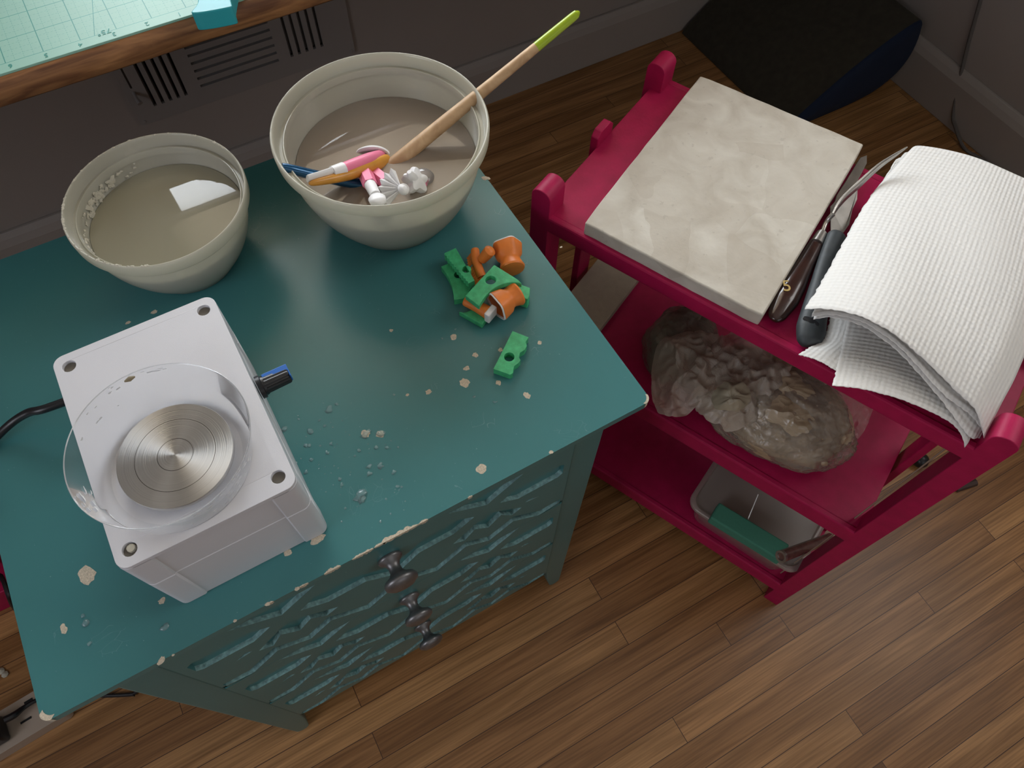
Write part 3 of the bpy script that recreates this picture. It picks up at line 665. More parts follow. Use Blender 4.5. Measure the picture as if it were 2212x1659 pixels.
def water(b, zt, rf, mat, label):
    prof = [(rf(.012)-.001, .008)]+[(rf(zt*i/6)-.001, .008+(zt-.009)*i/6) for i in range(1, 7)]
    prof[-1] = (rf(zt), zt); prof.append((.001, zt))
    o = part('bowl_water', lathe((b[0], b[1], 0), (0, 0, 1), prof, 64, True, True), mat, ang=30)
    tag(o, label, 'water', kind='stuff')
water(B1, W1, r1, water_mat('cloudy_slip_water', (.30, .28, .205), .985), 'cloudy greenish grey water filling the smaller bowl')
water(B2, W2, r2, water_mat('murky_rinse_water', (.34, .285, .23), .80), 'murky brownish rinse water in the larger bowl of brushes')
# dried splashes inside the small bowl
rs_ = random.Random(5); VV, FF = [], []
def splash(b, rf, a0, a1, z0, z1, n_, s0, s1, off=.0006, rr=None):
    for _ in range(n_):
        a = radians(rs_.uniform(a0, a1)); z = rs_.uniform(z0, z1); r = (rr if rr else rf(z))-off; s = rs_.uniform(s0, s1); k = len(VV)
        c = Vector((b[0]+r*cos(a), b[1]+r*sin(a), z)); tx = Vector((-sin(a), cos(a), 0)); tz = Vector((cos(a)*.5, sin(a)*.5, 1)).normalized() if not rr else Vector((cos(a), sin(a), 0))
        VV.append(c-Vector((cos(a), sin(a), 0))*.0012 if not rr else c+Vector((0, 0, .001)))
        for i in range(10): t = 2*pi*i/10; q = s*rs_.uniform(.5, 1.2); VV.append(c+tx*q*cos(t)*1.4+tz*q*sin(t))
        for i in range(10): FF.append((k, k+1+i, k+1+(i+1) % 10))
splash(B1, r1, 95, 230, W1+.004, B1[3]-.03, 60, .0008, .0035)
splash(B1, r1, 115, 150, W1+.002, B1[3]-.035, 22, .002, .006)
splash(B1, None, 20, 250, B1[3], B1[3], 90, .0006, .003, 0, B1[2]*.977)
part('dried_slip', ([tuple(v) for v in VV], FF), CRUST, parent=b1, smooth=False, label='pale dried clay splashes')

# ------------------------------------------------------------------ tools in the big bowl
def rod(name, pts, rad, mat, parent=None, n=14, flat=1., label=None, **k): return part(name, tube(pts, rad, n, flat, **k), mat, parent=parent, label=label)
# long brush
A = P(846, 359, .106); Bp = P(1032, 206, .178); d = (Bp-A); tip = A+d*2.14
lb = thing('paint_brush', 'long wooden paint brush with lime green handle tip leaning out of the larger bowl', 'brush', A-d*.42)
at_ = lambda t: A+d*t
rod('handle', [at_(-.30), at_(0), at_(.6), at_(1.2), at_(1.66)], [.0105, .0125, .0115, .0092, .0080], BRUSHW, lb, sm=3)
rod('dipped_tip', [at_(1.66), at_(2.06), at_(2.11), at_(2.14)], [.0081, .0072, .0058, .0015], LIME, lb, sm=2, label='lime green painted tip')
rod('ferrule', [at_(-.46), at_(-.30)], [.0105, .0112], STEEL, lb, sm=1)
rod('bristles', [at_(-.62), at_(-.46)], [.004, .0105], pmat('brown_bristle', (.10, .05, .025), .8), lb, sm=1)
# blue brush
q0, q1, q2 = P(608, 361, .176), P(700, 383, .140), P(826, 408, .096)
bb = thing('blue_brush', 'metallic blue brush handle resting over the left rim of the larger bowl', 'brush', q2)
rod('handle', [q0, q0.lerp(q1, .1), q1, q2, q2+(q2-q1)*.2], [.004, .0075, .0085, .0095, .009], BLUEM, bb, sm=3)
rod('ferrule', [q2+(q2-q1)*.2, q2+(q2-q1)*.42], [.009, .0085], STEEL, bb, sm=1)
# amber stick
q0, q1, q2 = P(668, 397, .172), P(752, 378, .146), P(836, 346, .110)
am = thing('wooden_modelling_stick', 'amber lacquered stick tapering to a point on the left rim of the larger bowl', 'stick', q2)
rod('stick', [q0, q0.lerp(q1, .2), q1, q1.lerp(q2, .7), q2, q2+(q2-q1)*.04], [.002, .0055, .0085, .0115, .010, .003], AMBER, am, sm=3)
# pink tools
def pink_tool(pts, rad, label, wl=.5, tipm=None, mid=None):
    """pts: white end -> pink end"""
    t = thing('clay_modelling_tool', label, 'modelling tool', pts[-1], 'pink and white modelling tools in the larger bowl')
    return t
q0, q1, q2, q3 = P(664, 386, .176), P(741, 367, .152), P(800, 345, .128), P(828, 334, .108)
t1 = pink_tool([q3], 0, 'pink tool with scooped white end, lying beside the amber stick')
rod('grip', [q1, q1.lerp(q2, .5), q2, q3], [.0105, .0115, .0115, .009], PINKP, t1, sm=3, label='pink grip')
part('scoop', tube([q0, q0.lerp(q1, .3), q0.lerp(q1, .7), q1], [.0065, .0075, .0095, .0115], 12, .55, sm=3, up=(0, 0, 1)), WHITE, parent=t1, label='white scoop end')
part('collar', tube([q0.lerp(q1, .68), q1+(q1-q0)*.01], [.0095, .0118], 16, sm=1), WHITE, parent=t1)
q0, q1, q2, q3 = P(788, 372, .124), P(800, 400, .142), P(812, 423, .158), P(819, 441, .170)
t2 = pink_tool([q0], 0, 'pink tool with smooth white paddle end hanging over the front rim')
rod('grip', [q0-(q1-q0)*.35, q0, q1], [.0095, .0125, .0115], PINKP, t2, n=6, sm=2, label='pink faceted grip')
rod('neck', [q1, q2], [.0095, .0085], WHITE, t2, sm=1)
part('paddle', tube([q2-(q2-q1)*.15, q2, q2.lerp(q3, .35), q2.lerp(q3, .75), q3], [.006, .009, .0135, .0125, .003], 16, .6, sm=4, up=(1, -.3, 0)), WHITE, parent=t2, label='white rounded paddle')
q0, q1, q2 = P(806, 372, .112), P(836, 396, .126), P(880, 408, .146)
t3 = pink_tool([q0], 0, 'pink tool ending in a ridged white shell fan by the front rim')
rod('grip', [q0-(q1-q0)*.3, q0, q1], [.010, .0125, .0125], PINKP, t3, n=6, sm=2, label='pink faceted grip')
def fan(c, d, side, L_, spread, n_, th, up=Vector((0, 0, 1))):
    c = Vector(c); d = Vector(d).normalized(); s = d.cross(up).normalized(); V_ = [c+up*th, c-up*th*.4]; F_ = []
    m = 2*n_+1
    for i in range(m):
        a = radians(-spread+2*spread*i/(m-1)); r = L_*(1.0 if i % 2 else .88); hgt = th*(.9 if i % 2 else -.2)
        e = c+(d*cos(a)+s*sin(a))*r; V_ += [e+up*hgt, e-up*th*.7]
    for i in range(m-1):
        F_ += [(0, 2+2*i, 4+2*i), (1, 5+2*i, 3+2*i), (2+2*i, 3+2*i, 5+2*i, 4+2*i)]
    F_ += [(0, 1, 3, 2), (0, 2+2*(m-1), 3+2*(m-1), 1)]
    return [tuple(v) for v in V_], F_
cfan = P(868, 410, .142)
part('shell_fan', fan(cfan, P(835, 402, .148)-cfan, 0, .036, 62, 6, .006, Vector((-.1, -.35, .93)).normalized()), WHITE, parent=t3, smooth=False, label='white ridged fan')
rod('ball_end', [cfan+Vector((0, 0, .004)), P(872, 409, .156), P(876, 407, .160)], [.006, .009, .004], WHITE, t3, sm=4)
q0 = P(905, 400, .118)
t4 = thing('clay_modelling_tool', 'white star-shaped tool end poking out of the water at the front right', 'modelling tool', q0, 'pink and white modelling tools in the larger bowl')
part('star_head', lathe(P(898, 392, .128), (.5, -.5, .7), [(.004, -.014), (.017, -.010), (.020, 0), (.017, .008), (.006, .011)], 40, rf=lambda a, h: 1+.22*cos(5*a)), WHITE, parent=t4, label='white star head')
rod('stem', [P(898, 392, .128), P(888, 378, .145), P(884, 371, .153)], [.009, .0075, .0035], WHITE, t4, sm=4)
rod('grip', [P(905, 400, .118), P(918, 396, .106), P(925, 372, .092), P(905, 350, .075)], [.011, .012, .0115, .010], PINKP, t4, sm=3, label='pink grip below the water')
cap_o = P(914, 392, .108)
t5 = thing('clear_cap', 'clear plastic cap half sunk at the front right of the larger bowl', 'cap', cap_o)
part('cap', lathe(cap_o, (.2, -.2, .9), [(.016, -.02), (.0175, 0), (.017, .013), (.012, .017), (.003, .018)], 28, False, True), clear_mat('cap_plastic', (.95, .94, .92), .3, (.7, .7, .68), .1), parent=t5)
q0, q1, q2 = P(765, 412, .110), P(790, 405, .104), P(818, 408, .100)
# white clip ring seen around the pink grip
rc = thing('white_ring', 'white plastic ring arching over the pink and amber handles in the larger bowl', 'ring', P(800, 340, .108))
ring = [P(770, 340, .108), P(778, 326, .116), P(800, 320, .122), P(822, 322, .120), P(838, 332, .114), P(842, 350, .106), P(850, 352, .104)]
part('ring', tube(ring, [.004, .006, .007, .0065, .006, .005, .003], 10, .6, sm=5, up=(0, 0, 1)), WHITE, parent=rc)

# ------------------------------------------------------------------ mini pottery wheel
bx, by, bw, bd, bh = -.1598, .5417, .212, .3116, .184
X0, X1, Y0, Y1 = bx-bw/2, bx+bw/2, by-bd/2, by+bd/2
pw = thing('tabletop_pottery_wheel', 'white plastic tabletop pottery wheel with metal disc and clear splash tray', 'pottery wheel', (bx, by, 0))
hc = [(X0+.018, Y0+.020), (X1-.018, Y0+.020), (X1-.018, Y1-.020), (X0+.018, Y1-.020)]
seam = .108
def cross_rect(x0, x1, y0, y1, ins, c):     # outline whose corners stand proud of slightly inset walls
    o = []
    for sx, sy, (cx, cy) in ((1, 1, (x1, y1)), (-1, 1, (x0, y1)), (-1, -1, (x0, y0)), (1, -1, (x1, y0))):
        r = .012; a0 = {(1, 1): 0, (-1, 1): 90, (-1, -1): 180, (1, -1): 270}[(sx, sy)]
        arc = [(cx-sx*r+r*cos(radians(a0+90*i/6)), cy-sy*r+r*sin(radians(a0+90*i/6))) for i in range(7)]
        if (sx*sy) > 0: pre = [(cx-sx*ins, cy-sy*(c+ins)), (cx, cy-sy*c)]; post = [(cx-sx*c, cy), (cx-sx*(c+ins), cy-sy*ins)]
        else: pre = [(cx-sx*(c+ins), cy-sy*ins), (cx-sx*c, cy)]; post = [(cx, cy-sy*c), (cx-sx*ins, cy-sy*(c+ins))]
        o += pre+arc+post
    return o
def scaled(pl, k): return [(bx+(x-bx)*k, by+(y-by)*k) for x, y in pl]
ol = cross_rect(X0, X1, Y0, Y1, .0022, .034)
part('base', loft([[(x, y, z) for x, y in scaled(ol, k)] for z, k in ((0, .985), (.002, .995), (seam-.001, 1.0), (seam, .994))]), WHITEP, parent=pw, ang=35)
lidp = rrect(X0, X1, Y0, Y1, .014, 6)
part('lid', loft([[(x, y, z) for x, y in scaled(ol, k)] for z, k in ((seam+.001, .994), (seam+.002, 1.0), (bh-.006, 1.0))]), WHITEP, parent=pw, ang=35)
g = flat_poly(lidp, [circle(x, y, .0086, 18) for x, y in hc], .008)
part('top_plate', mapg(g, lambda x, y, z: (x, y, bh-.008+z)), WHITEP, parent=pw, bevel=.0018, segs=2, smooth=True)
for i, (x, y) in enumerate(hc): part('screw_well', lathe((x, y, bh-.0065), (0, 0, 1), [(.0086, 0), (.0086, .001), (.002, .0012)], 16), HOLE, parent=pw)
part('clay_plug', lathe((hc[0][0]+.001, hc[0][1]+.002, bh-.006), (0, 0, 1), [(.0055, 0), (.0048, .004), (.001, .005)], 9), CRUST, parent=pw)
dz = bh+.022; dx_, dy_ = -.1662, .4870
part('axle', lathe((dx_, dy_, bh), (0, 0, 1), [(.012, 0), (.012, dz-.008-bh)], 20), STEEL, parent=pw)
kk = (1-dz)/(1-(.194)); dx_, dy_ = -.1662*kk, .4870*kk
me_disc = part('wheel_head', lathe((dx_, dy_, dz-.008), (0, 0, 1), [(.064*kk, 0), (.0672*kk, .001), (.0675*kk, .007), (.067*kk, .008), (.001, .008)], 96), ALU, parent=pw, ang=30)
me_disc.location = T((dx_, dy_, dz))-ORG[pw.name]
for v in me_disc.data.vertices: v.co -= me_disc.location
# clear splash tray
kb = (1-bh)/(1-.0936); pbx, pby, pbr = -.1872*kb, .5334*kb, .0976*kb
zr = bh+.048; kr = (1-zr)/(1-.158); prx, pry, prr = -.1860*kr, .5353*kr, .1118*kr
def tray_ring(t, ex=0., dz_=0.):
    cx = pbx+(prx-pbx)*t; cy = pby+(pry-pby)*t; r = pbr+(prr-pbr)*t+ex; z = bh+.0015+(zr-bh-.0015)*t+dz_
    return [(cx+r*cos(2*pi*j/96), cy+r*sin(2*pi*j/96), z) for j in range(96)]
part('tray_rim', loft([tray_ring(1, .0006), tray_ring(1, .0012, .001), tray_ring(1, .0006, .002), tray_ring(1, -.0004, .001), tray_ring(1, .0006)], True, False, False), PANRIM, parent=pw)
# worn white scuffs and clay marks on the tray
VV, FF = [], []
def tspl(a0, a1, t0, t1, n_, s0, s1, sl=2.):
    for _ in range(n_):
        a = radians(rs_.uniform(a0, a1)); t = rs_.uniform(t0, t1); cx = pbx+(prx-pbx)*t; cy = pby+(pry-pby)*t; r = pbr+(prr-pbr)*t-.0008; z = bh+.0015+(zr-bh)*t; s = rs_.uniform(s0, s1); k = len(VV)
        c = Vector((cx+r*cos(a), cy+r*sin(a), z)); tx = Vector((-sin(a), cos(a), 0)); tz = Vector((0, 0, 1)); VV.append(c)
        for i in range(8): th = 2*pi*i/8; q = s*rs_.uniform(.4, 1.2); VV.append(c+tx*q*cos(th)*sl+tz*q*sin(th))
        for i in range(8): FF.append((k, k+1+i, k+1+(i+1) % 8))
tspl(265, 335, .1, .95, 46, .0006, .0022, 3); tspl(100, 150, .5, 1, 10, .0008, .0018); tspl(178, 200, .3, .9, 12, .001, .0035); tspl(60, 100, .8, 1, 8, .0005, .0016, 5)
gt_ = loft([tray_ring(0, -.012, .0), tray_ring(0, -.003, .001), tray_ring(.08), tray_ring(.35), tray_ring(.7), tray_ring(1)], True, False, False)
gs_ = join(gt_, ([tuple(v) for v in VV], FF))
part('splash_tray', gs_, [PAN, pmat('white_scuff', (.72, .73, .74), .6)], parent=pw, label='clear plastic splash tray', mi=[0]*len(gt_[1])+[1]*len(FF))
pc = [tray_ring(.93, -.001)[j] for j in (24, 25, 26, 27)]
part('clay_smear', tube([pc[0], pc[1], pc[2]], [.001, .004, .001], 8, .4, sm=3), pmat('clay_smear_brown', (.22, .18, .11), .8), parent=pw)
# control knob on the right side
kc = Vector((X1+.002, PY(578, 828, .56).y+.0, .108))
kc = P(568, 834, .112); kc = Vector((X1, kc.y, .112))
part('knob_base', lathe(kc, (1, 0, 0), [(.0165, 0), (.0165, .006), (.014, .007), (.0135, .010)], 20), RUB, parent=pw)
part('speed_knob', lathe(kc+Vector((.008, 0, 0)), (1, 0, 0), [(.0135, 0), (.0120, .003), (.0112, .034), (.0100, .036), (.001, .0365)], 36, rf=lambda a, h: 1+.04*cos(18*a)), RUB, parent=pw, ang=50)
part('pointer_insert', join(box(kc.x+.010, kc.x+.0455, kc.y+.001, kc.y+.0115, kc.z+.0035, kc.z+.0105), box(kc.x+.0442, kc.x+.0460, kc.y-.009, kc.y+.0115, kc.z-.004, kc.z+.0105)), BLUEK, parent=pw, smooth=False, bevel=.001, label='blue pointer insert')
# power cable leaving the left side
ca = [Vector((X0, P(128, 872, .05).y, .045)), P(100, 882, .045), P(60, 892, .035), P(20, 918, .020), P(-30, 970, .008), P(-90, 1060, .007), Vector((-.47, .62, .007))]
part('power_cable', tube(ca, .0062, 10, sm=6), RUB, parent=pw, label='black power cable')

# ------------------------------------------------------------------ water beads and crumbs on the top
rd = random.Random(21); VV, FF = [], []
def bead(p, r, star=False):
    k = len(VV); n_ = 10; jj = [rd.uniform(.75, 1.2) if not star else rd.uniform(.45, 1.6) for _ in range(n_)]
    for f, h in ((1, 0), (.8, .45), (.4, .75)):
        for i in range(n_): t = 2*pi*i/n_; VV.append((p.x+r*f*jj[i]*cos(t), p.y+r*f*jj[i]*sin(t), .0002+r*h*.55))
    VV.append((p.x, p.y, .0002+r*.5))
    for a in range(2):
        for i in range(n_): j = (i+1) % n_; FF.append((k+a*n_+i, k+a*n_+j, k+(a+1)*n_+j, k+(a+1)*n_+i))
    for i in range(n_): FF.append((k+2*n_+i, k+2*n_+(i+1) % n_, k+3*n_))
for u, v, r, st in [(712, 884, .006, 1), (727, 873, .003, 0), (701, 920, .0025, 0), (715, 959, .003, 1), (673, 993, .003, 0), (707, 978, .003, 1), (776, 973, .003, 0), (798, 1007, .004, 1), (822, 1006, .004, 1), (797, 1024, .0035, 1), (850, 1021, .004, 1),
                 (778, 1072, .008, 1), (782, 1080, .005, 1), (734, 1035, .003, 0), (737, 1048, .003, 1), (858, 1051, .003, 1), (868, 1052, .002, 0), (834, 1078, .002, 0), (746, 1098, .002, 0), (844, 1110, .0015, 0), (822, 1127, .002, 1),
                 (615, 925, .005, 1), (670, 932, .005, 0), (661, 963, .003, 1), (668, 963, .003, 0), (661, 1020, .003, 1), (692, 963, .002, 0), (813, 967, .0035, 0), (836, 967, .003, 0), (860, 966, .002, 0), (766, 985, .002, 0), (790, 937, .0065, 1), (822, 938, .006, 1),
                 (1069, 869, .0035, 1), (1024, 857, .0025, 0), (984, 711, .002, 0), (955, 731, .002, 0), (851, 853, .002, 0), (738, 1127, .0015, 0), (690, 908, .002, 0), (645, 905, .002, 0), (180, 1330, .003, 0), (185, 1345, .005, 0), (193, 1390, .003, 0), (355, 1355, .005, 1), (600, 950, .003, 1), (640, 1000, .002, 0)]:
    bead(P(u, v, 0), r, st)
for _ in range(55):
    bead(P(rd.uniform(640, 880), rd.uniform(880, 1110), 0), rd.uniform(.0006, .0013))
tag(part('water_splashes', (VV, FF), DROP, ang=80), 'clear water beads splashed on the teal top right of the pottery wheel', 'water drops', kind='stuff')

# ------------------------------------------------------------------ green and orange cutters
def to_world(pts, z): return [(P(u, v, z).x, P(u, v, z).y) for u, v in pts]
def c2(x, y): return (930+x*.12658, 500+y*.12658)     # coordinates of the close-up crop
def green(label, pts, holes, z, th, tilt=(0, 0), smooth_idx=None, zc=None):
    pl = to_world([c2(*p) for p in pts], z+th); hs = []
    for (hx, hy, hr) in holes:
        c = P(*c2(hx, hy), z+th); hs.append(circle(c.x, c.y, hr, 18))
    cx = sum(p[0] for p in pl)/len(pl); cy = sum(p[1] for p in pl)/len(pl)
    g = flat_poly(pl, hs, th)
    t = thing('cutter_plate', label, 'cutter', (cx, cy, z), 'green cutter plates on the dresser')
    part('plate', mapg(g, lambda x, y, zz: (x, y, z+zz+(x-cx)*tilt[0]+(y-cy)*tilt[1])), GREEN, parent=t, smooth=False, bevel=.0012)
    return t
def arc(p0, p1, bulge, n=8):
    x0, y0 = p0; x1, y1 = p1; mx_, my_ = (x0+x1)/2, (y0+y1)/2; nx_, ny_ = -(y1-y0), (x1-x0)
    return [((1-t)**2*x0+2*(1-t)*t*(mx_+nx_*bulge)+t*t*x1, (1-t)**2*y0+2*(1-t)*t*(my_+ny_*bulge)+t*t*y1) for t in [i/n for i in range(n+1)]]
green('concave-sided green plate with a pale rubbed patch, at the left bottom of the pile', arc((180, 600), (400, 1170), -.18)+[(590, 1140), (720, 900)]+[(520, 700), (320, 540)], [(470, 740, .0068)], .0005, .013)
green('small green wedge with a curved top edge sticking out at the front of the pile', [(480, 1365)]+arc((560, 1380), (900, 1180), .18)+[(970, 1460), (880, 1590)], [], .0005, .012)
sr = []
a0, a1 = Vector((225, 360)), Vector((650, 900))
for i in range(22):
    p = a0.lerp(a1, i/21); nrm = Vector((-(a1-a0).y, (a1-a0).x)).normalized(); sr.append(tuple(p+nrm*(9 if (i//1) % 2 else -9)))
green('green bar with a finely toothed long edge lying on another green plate', sr+[(755, 850), (430, 265)], [(615, 645, .0075)], .017, .014, (.0, -.06))
green('green plate end standing at the right side of the pile', [(1380, 740), (1540, 900), (1700, 960), (1690, 1090), (1655, 1160), (1540, 1120), (1330, 960)], [], .0005, .026)
green('largest green plate, deeply concave edge, lying on top of the pile', [(590, 1085), (1085, 560), (1500, 830), (1560, 895)]+arc((1540, 880), (830, 1270), .36, 12)[1:]+[(800, 1250)], [(1025, 825, .0085)], .036, .011, (.02, -.02))
def c3(x, y): return ((x*.2486+800)-930)/.12658, ((y*.2486+480)-500)/.12658
wv = [c3(*p) for p in [(1235, 945), (1375, 1000), (1350, 1040), (1360, 1075), (1340, 1110), (1300, 1135), (1290, 1170), (1305, 1200), (1285, 1225), (1250, 1250), (1240, 1285), (1240, 1310), (1215, 1325), (1070, 1275)]]
green('green plate with a wavy edge lying alone in front of the pile', wv, [(*c3(1207, 1170), .0082)], .0005, .014)
def orange_cup(label, cb, cm, rb_, rm, zb, zm, lobes, phase=0.):
    b = P(*c2(*cb), zb); m_ = P(*c2(*cm), zm); d = (m_-b); L_ = d.length
    t = thing('plunger_cutter', label, 'cutter', (b.x, b.y, 0), 'orange plunger cutters in the pile')
    def rf(a, h): k = max(0, (h/L_-.35)/.65); return 1+.13*k*abs(cos(lobes*a/2+phase))**3-.05*k
    prof = [(rb_*.96, 0), (rb_, .002), (rb_*.92, L_*.12), (rb_*.78, L_*.32), (rb_*.80, L_*.42), (rm*.88, L_*.55), (rm, L_*.93), (rm*.99, L_*.94)]
    part('sleeve', lathe(b, d, prof, 60, True, False, rf), ORANGE, parent=t, ang=35, solid=.002)
    part('rim', lathe(b, d, [(rm*1.01, L_*.92), (rm*1.03, L_*.93), (rm*1.0, L_), (rm*.93, L_), (rm*.92, L_*.93)], 60, False, False, rf), WHITE, parent=t, ang=35, label='white cutting rim')
    part('plunger', lathe(b, d, [(rm*.5, L_*.3), (rm*.55, L_*.80), (rm*.45, L_*.82), (.001, L_*.82)], 40, False, True, lambda a, h: 1+.25*cos(lobes*a)), ORANGE, parent=t, ang=35)
    return t
orange_cup('upright-leaning orange flower cutter at the top right of the pile', (1400, 640), (1290, 230), .0205, .024, .024, .028, 5)
orange_cup('orange flower cutter with white rim turned towards the viewer at the front', (1480, 1050), (1110, 1290), .0205, .0235, .026, .024, 5, .6)
# orange rake
rk = thing('orange_rake', 'orange comb-toothed tool with a round stub handle in the pile', 'tool', P(*c2(830, 560), 0))
h0, h1 = P(*c2(880, 480), .026), P(*c2(1040, 300), .052)
part('handle', tube([h0, h0.lerp(h1, .5), h0.lerp(h1, .85), h1], [.008, .0095, .0100, .004], 18, sm=5), ORANGE, parent=rk)
s0, s1, s2 = P(*c2(760, 320), .024), P(*c2(790, 540), .022), P(*c2(880, 780), .016)
part('bar', tube([s0+(s0-s1)*.05, s0, s1, s2], [.003, .0072, .0078, .0078], 12, .9, sm=5), ORANGE, parent=rk)
for i in range(11):
    if i == 4: continue
    q = (s0.lerp(s1, i/5) if i < 5 else s1.lerp(s2, (i-5)/5.)); e = q+Vector((-.017, -.003, -.010))
    part('tooth', tube([q, e], [.0034, .0022], 6, .7, sm=1), ORANGE, parent=rk, ang=60)
# orange lower stick with white end
os_ = thing('leaf_cutter', 'orange stick cutter with a white square end under the big green plate', 'cutter', P(*c2(800, 1240), 0))
p0, p1, p2 = P(*c2(610, 1190), .020), P(*c2(800, 1280), .020), P(*c2(990, 1390), .020)
part('body', tube([p0-(p1-p0)*.15, p0, p1, p2], [.006, .009, .0100, .0115], 18, .9, sm=4), ORANGE, parent=os_)
dd_ = (p2-p1).normalized(); _, uu, vv = basis(dd_)
part('end', frame_box(p2, dd_, uu, vv, -.001, .009, -.0115, .0115, -.0105, .0115), WHITE, parent=os_, smooth=False, bevel=.002, label='white square end')

# ------------------------------------------------------------------ trolley
OC = Vector((.877, -.007, 0)); AU = Vector((cos(radians(115.2)), sin(radians(115.2)), 0)); AV = Vector((AU.y, -AU.x, 0)); AZ = Vector((0, 0, 1))
def TR(a, b, z): return OC+AU*a+AV*b+AZ*z
def tb(a0, a1, b0, b1, z0, z1): return frame_box(OC, AU, AV, AZ, a0, a1, b0, b1, z0, z1)
tr = thing('trolley', 'magenta painted three-tier wooden trolley right of the dresser', 'trolley', TR(.43, .23, ZF))
TW, TLN, ZT = .465, .872, -.034
def post(a0, a1, b0, b1):
    n_ = 10; rings = []
    for b in (b0, b1):
        pts = [TR(a0, b, ZF), TR(a1, b, ZF)]
        for i in range(n_+1): t = pi*i/n_; pts.append(TR((a0+a1)/2+(a1-a0)/2*cos(t), b, .010+(a1-a0)*.42*sin(t)))
        rings.append(pts)
    part('post', loft(rings), PINK, parent=tr, ang=30, bevel=.0012)
for a0, a1 in ((0, .040), (.832, .872)):
    for b0, b1 in ((0, .05), (TW-.05, TW)): post(a0, a1, b0, b1)
def slat(a0, a1, b0, b1):
    rings = []
    for a in (a0, a1): rings.append([TR(a, b0, ZF+.1), TR(a, b1, ZF+.1), TR(a, b1, -.012), TR(a, b1-.012, .0), TR(a, b0+.012, .0), TR(a, b0, -.012)])
    part('end_slat', loft(rings), PINK, parent=tr, smooth=False, bevel=.002)
slat(.855, .872, .205, .262); slat(0, .017, .205, .262)
def tier(name, z, th, a0, a1):
    o = part(name, join(tb(a0, a1, .006, TW-.006, z-.014, z)), PINK, parent=tr, smooth=False, bevel=.002)
    part('front_rail', tb(.035, .837, 0, .016, z-th, z+.002), PINK, parent=o, smooth=False, bevel=.004)
    part('back_rail', tb(.035, .837, TW-.016, TW, z-th, z+.002), PINK, parent=o, smooth=False, bevel=.004)
    return o
tier('top_tray', ZT, .036, .008, .858); tier('middle_shelf', -.470, .052, .028, .845); tier('bottom_shelf', -.925, .052, .028, .845)
part('bottom_end_rail', tb(.0, .016, .05, TW-.05, -.975, -.925), PINK, parent=tr, smooth=False, bevel=.002)
part('bottom_end_rail', tb(.856, .872, .05, TW-.05, -.975, -.925), PINK, parent=tr, smooth=False, bevel=.002)

# plaster canvas
cA, cB, cC, cD = P(1262, 480, -.003), P(1648, 684, -.003), P(1868, 312, -.003), P(1514, 162, -.003)
pb = thing('plaster_board', 'cream plaster-skimmed canvas lying on the top tray of the trolley', 'canvas', ((cA.x+cC.x)/2, (cA.y+cC.y)/2, ZT))
def quad_slab(c, z0, z1, n_=10, amp=.0015, seed=0):
    """rounded slab with slightly uneven edges"""
    out = []; k = len(c)
    for i in range(k):
        p, q = c[i], c[(i+1) % k]
        for j in range(n_):
            t = j/n_; m_ = p.lerp(q, .005+.99*t); nn = noise.noise(Vector((m_.x*40, m_.y*40, seed)))*amp
            nd = Vector((q.y-p.y, p.x-q.x, 0)).normalized(); out.append((m_.x+nd.x*nn, m_.y+nd.y*nn))
    return prism(out, z0, z1)
part('panel', quad_slab([cA, cB, cC, cD], ZT+.0005, -.003, 14, .0012), CANVAS, parent=pb, bevel=.003, segs=3, ang=35)

# palette knife
pk = thing('palette_knife', 'palette knife with dark brown handle marked 5 beside the plaster board', 'palette knife', P(1720, 600, ZT))
hz = ZT+.016
hA, hB = P(1672, 693, hz), P(1765, 524, hz)
part('handle', tube([hA, hA.lerp(hB, .06), hA.lerp(hB, .25), hA.lerp(hB, .45), hA.lerp(hB, .7), hB], [.005, .015, .0225, .021, .0155, .0125], 20, .62, sm=6, up=(.9, .42, 0)), DARKW, parent=pk, ang=60, label='dark brown lacquered handle')
hd = (hB-hA).normalized()
part('ferrule', tube([hB-hd*.004, hB+hd*.024], [.0118, .0098], 18, sm=1), STEEL, parent=pk)
nk = [hB+hd*.022, P(1785, 480, hz+.004), P(1800, 462, hz+.020)]
part('neck', tube(nk, [.0045, .004, .0045], 10, .8, sm=5), STEEL, parent=pk)
bl = [P(1796, 467, hz+.018), P(1814, 434, hz+.024), P(1850, 398, hz+.036), P(1895, 358, hz+.05), P(1930, 335, hz+.062), P(1960, 317, hz+.074)]
wd = [.003, .009, .011, .009, .006, .001]
Vb = []; Fb = []
blc = crom(bl, 5)
for i, p in enumerate(blc):
    t = i/(len(blc)-1)*(len(wd)-1); k = min(int(t), len(wd)-2); w_ = wd[k]*(1-(t-k))+wd[k+1]*(t-k)
    sd = Vector((.55, -.25, -.55)).normalized(); Vb += [p-sd*w_*.35, p+sd*w_*1.3]
Fb = [(2*i, 2*i+1, 2*i+3, 2*i+2) for i in range(len(blc)-1)]
part('blade', ([tuple(v) for v in Vb], Fb), STEEL, parent=pk, solid=.0012, label='thin steel blade bent upwards')
g = text_geo('5', .032, .0004)
pc_ = P(1699, 619, hz+.013); ax = Vector((.87, -.49, 0)); ay = Vector((.49, .87, 0))
part('number_mark', mapg(g, lambda x, y, z: pc_+ax*x+ay*y+Vector((0, 0, z+.0008))), GOLD, parent=pk, smooth=False, label='gold number 5')

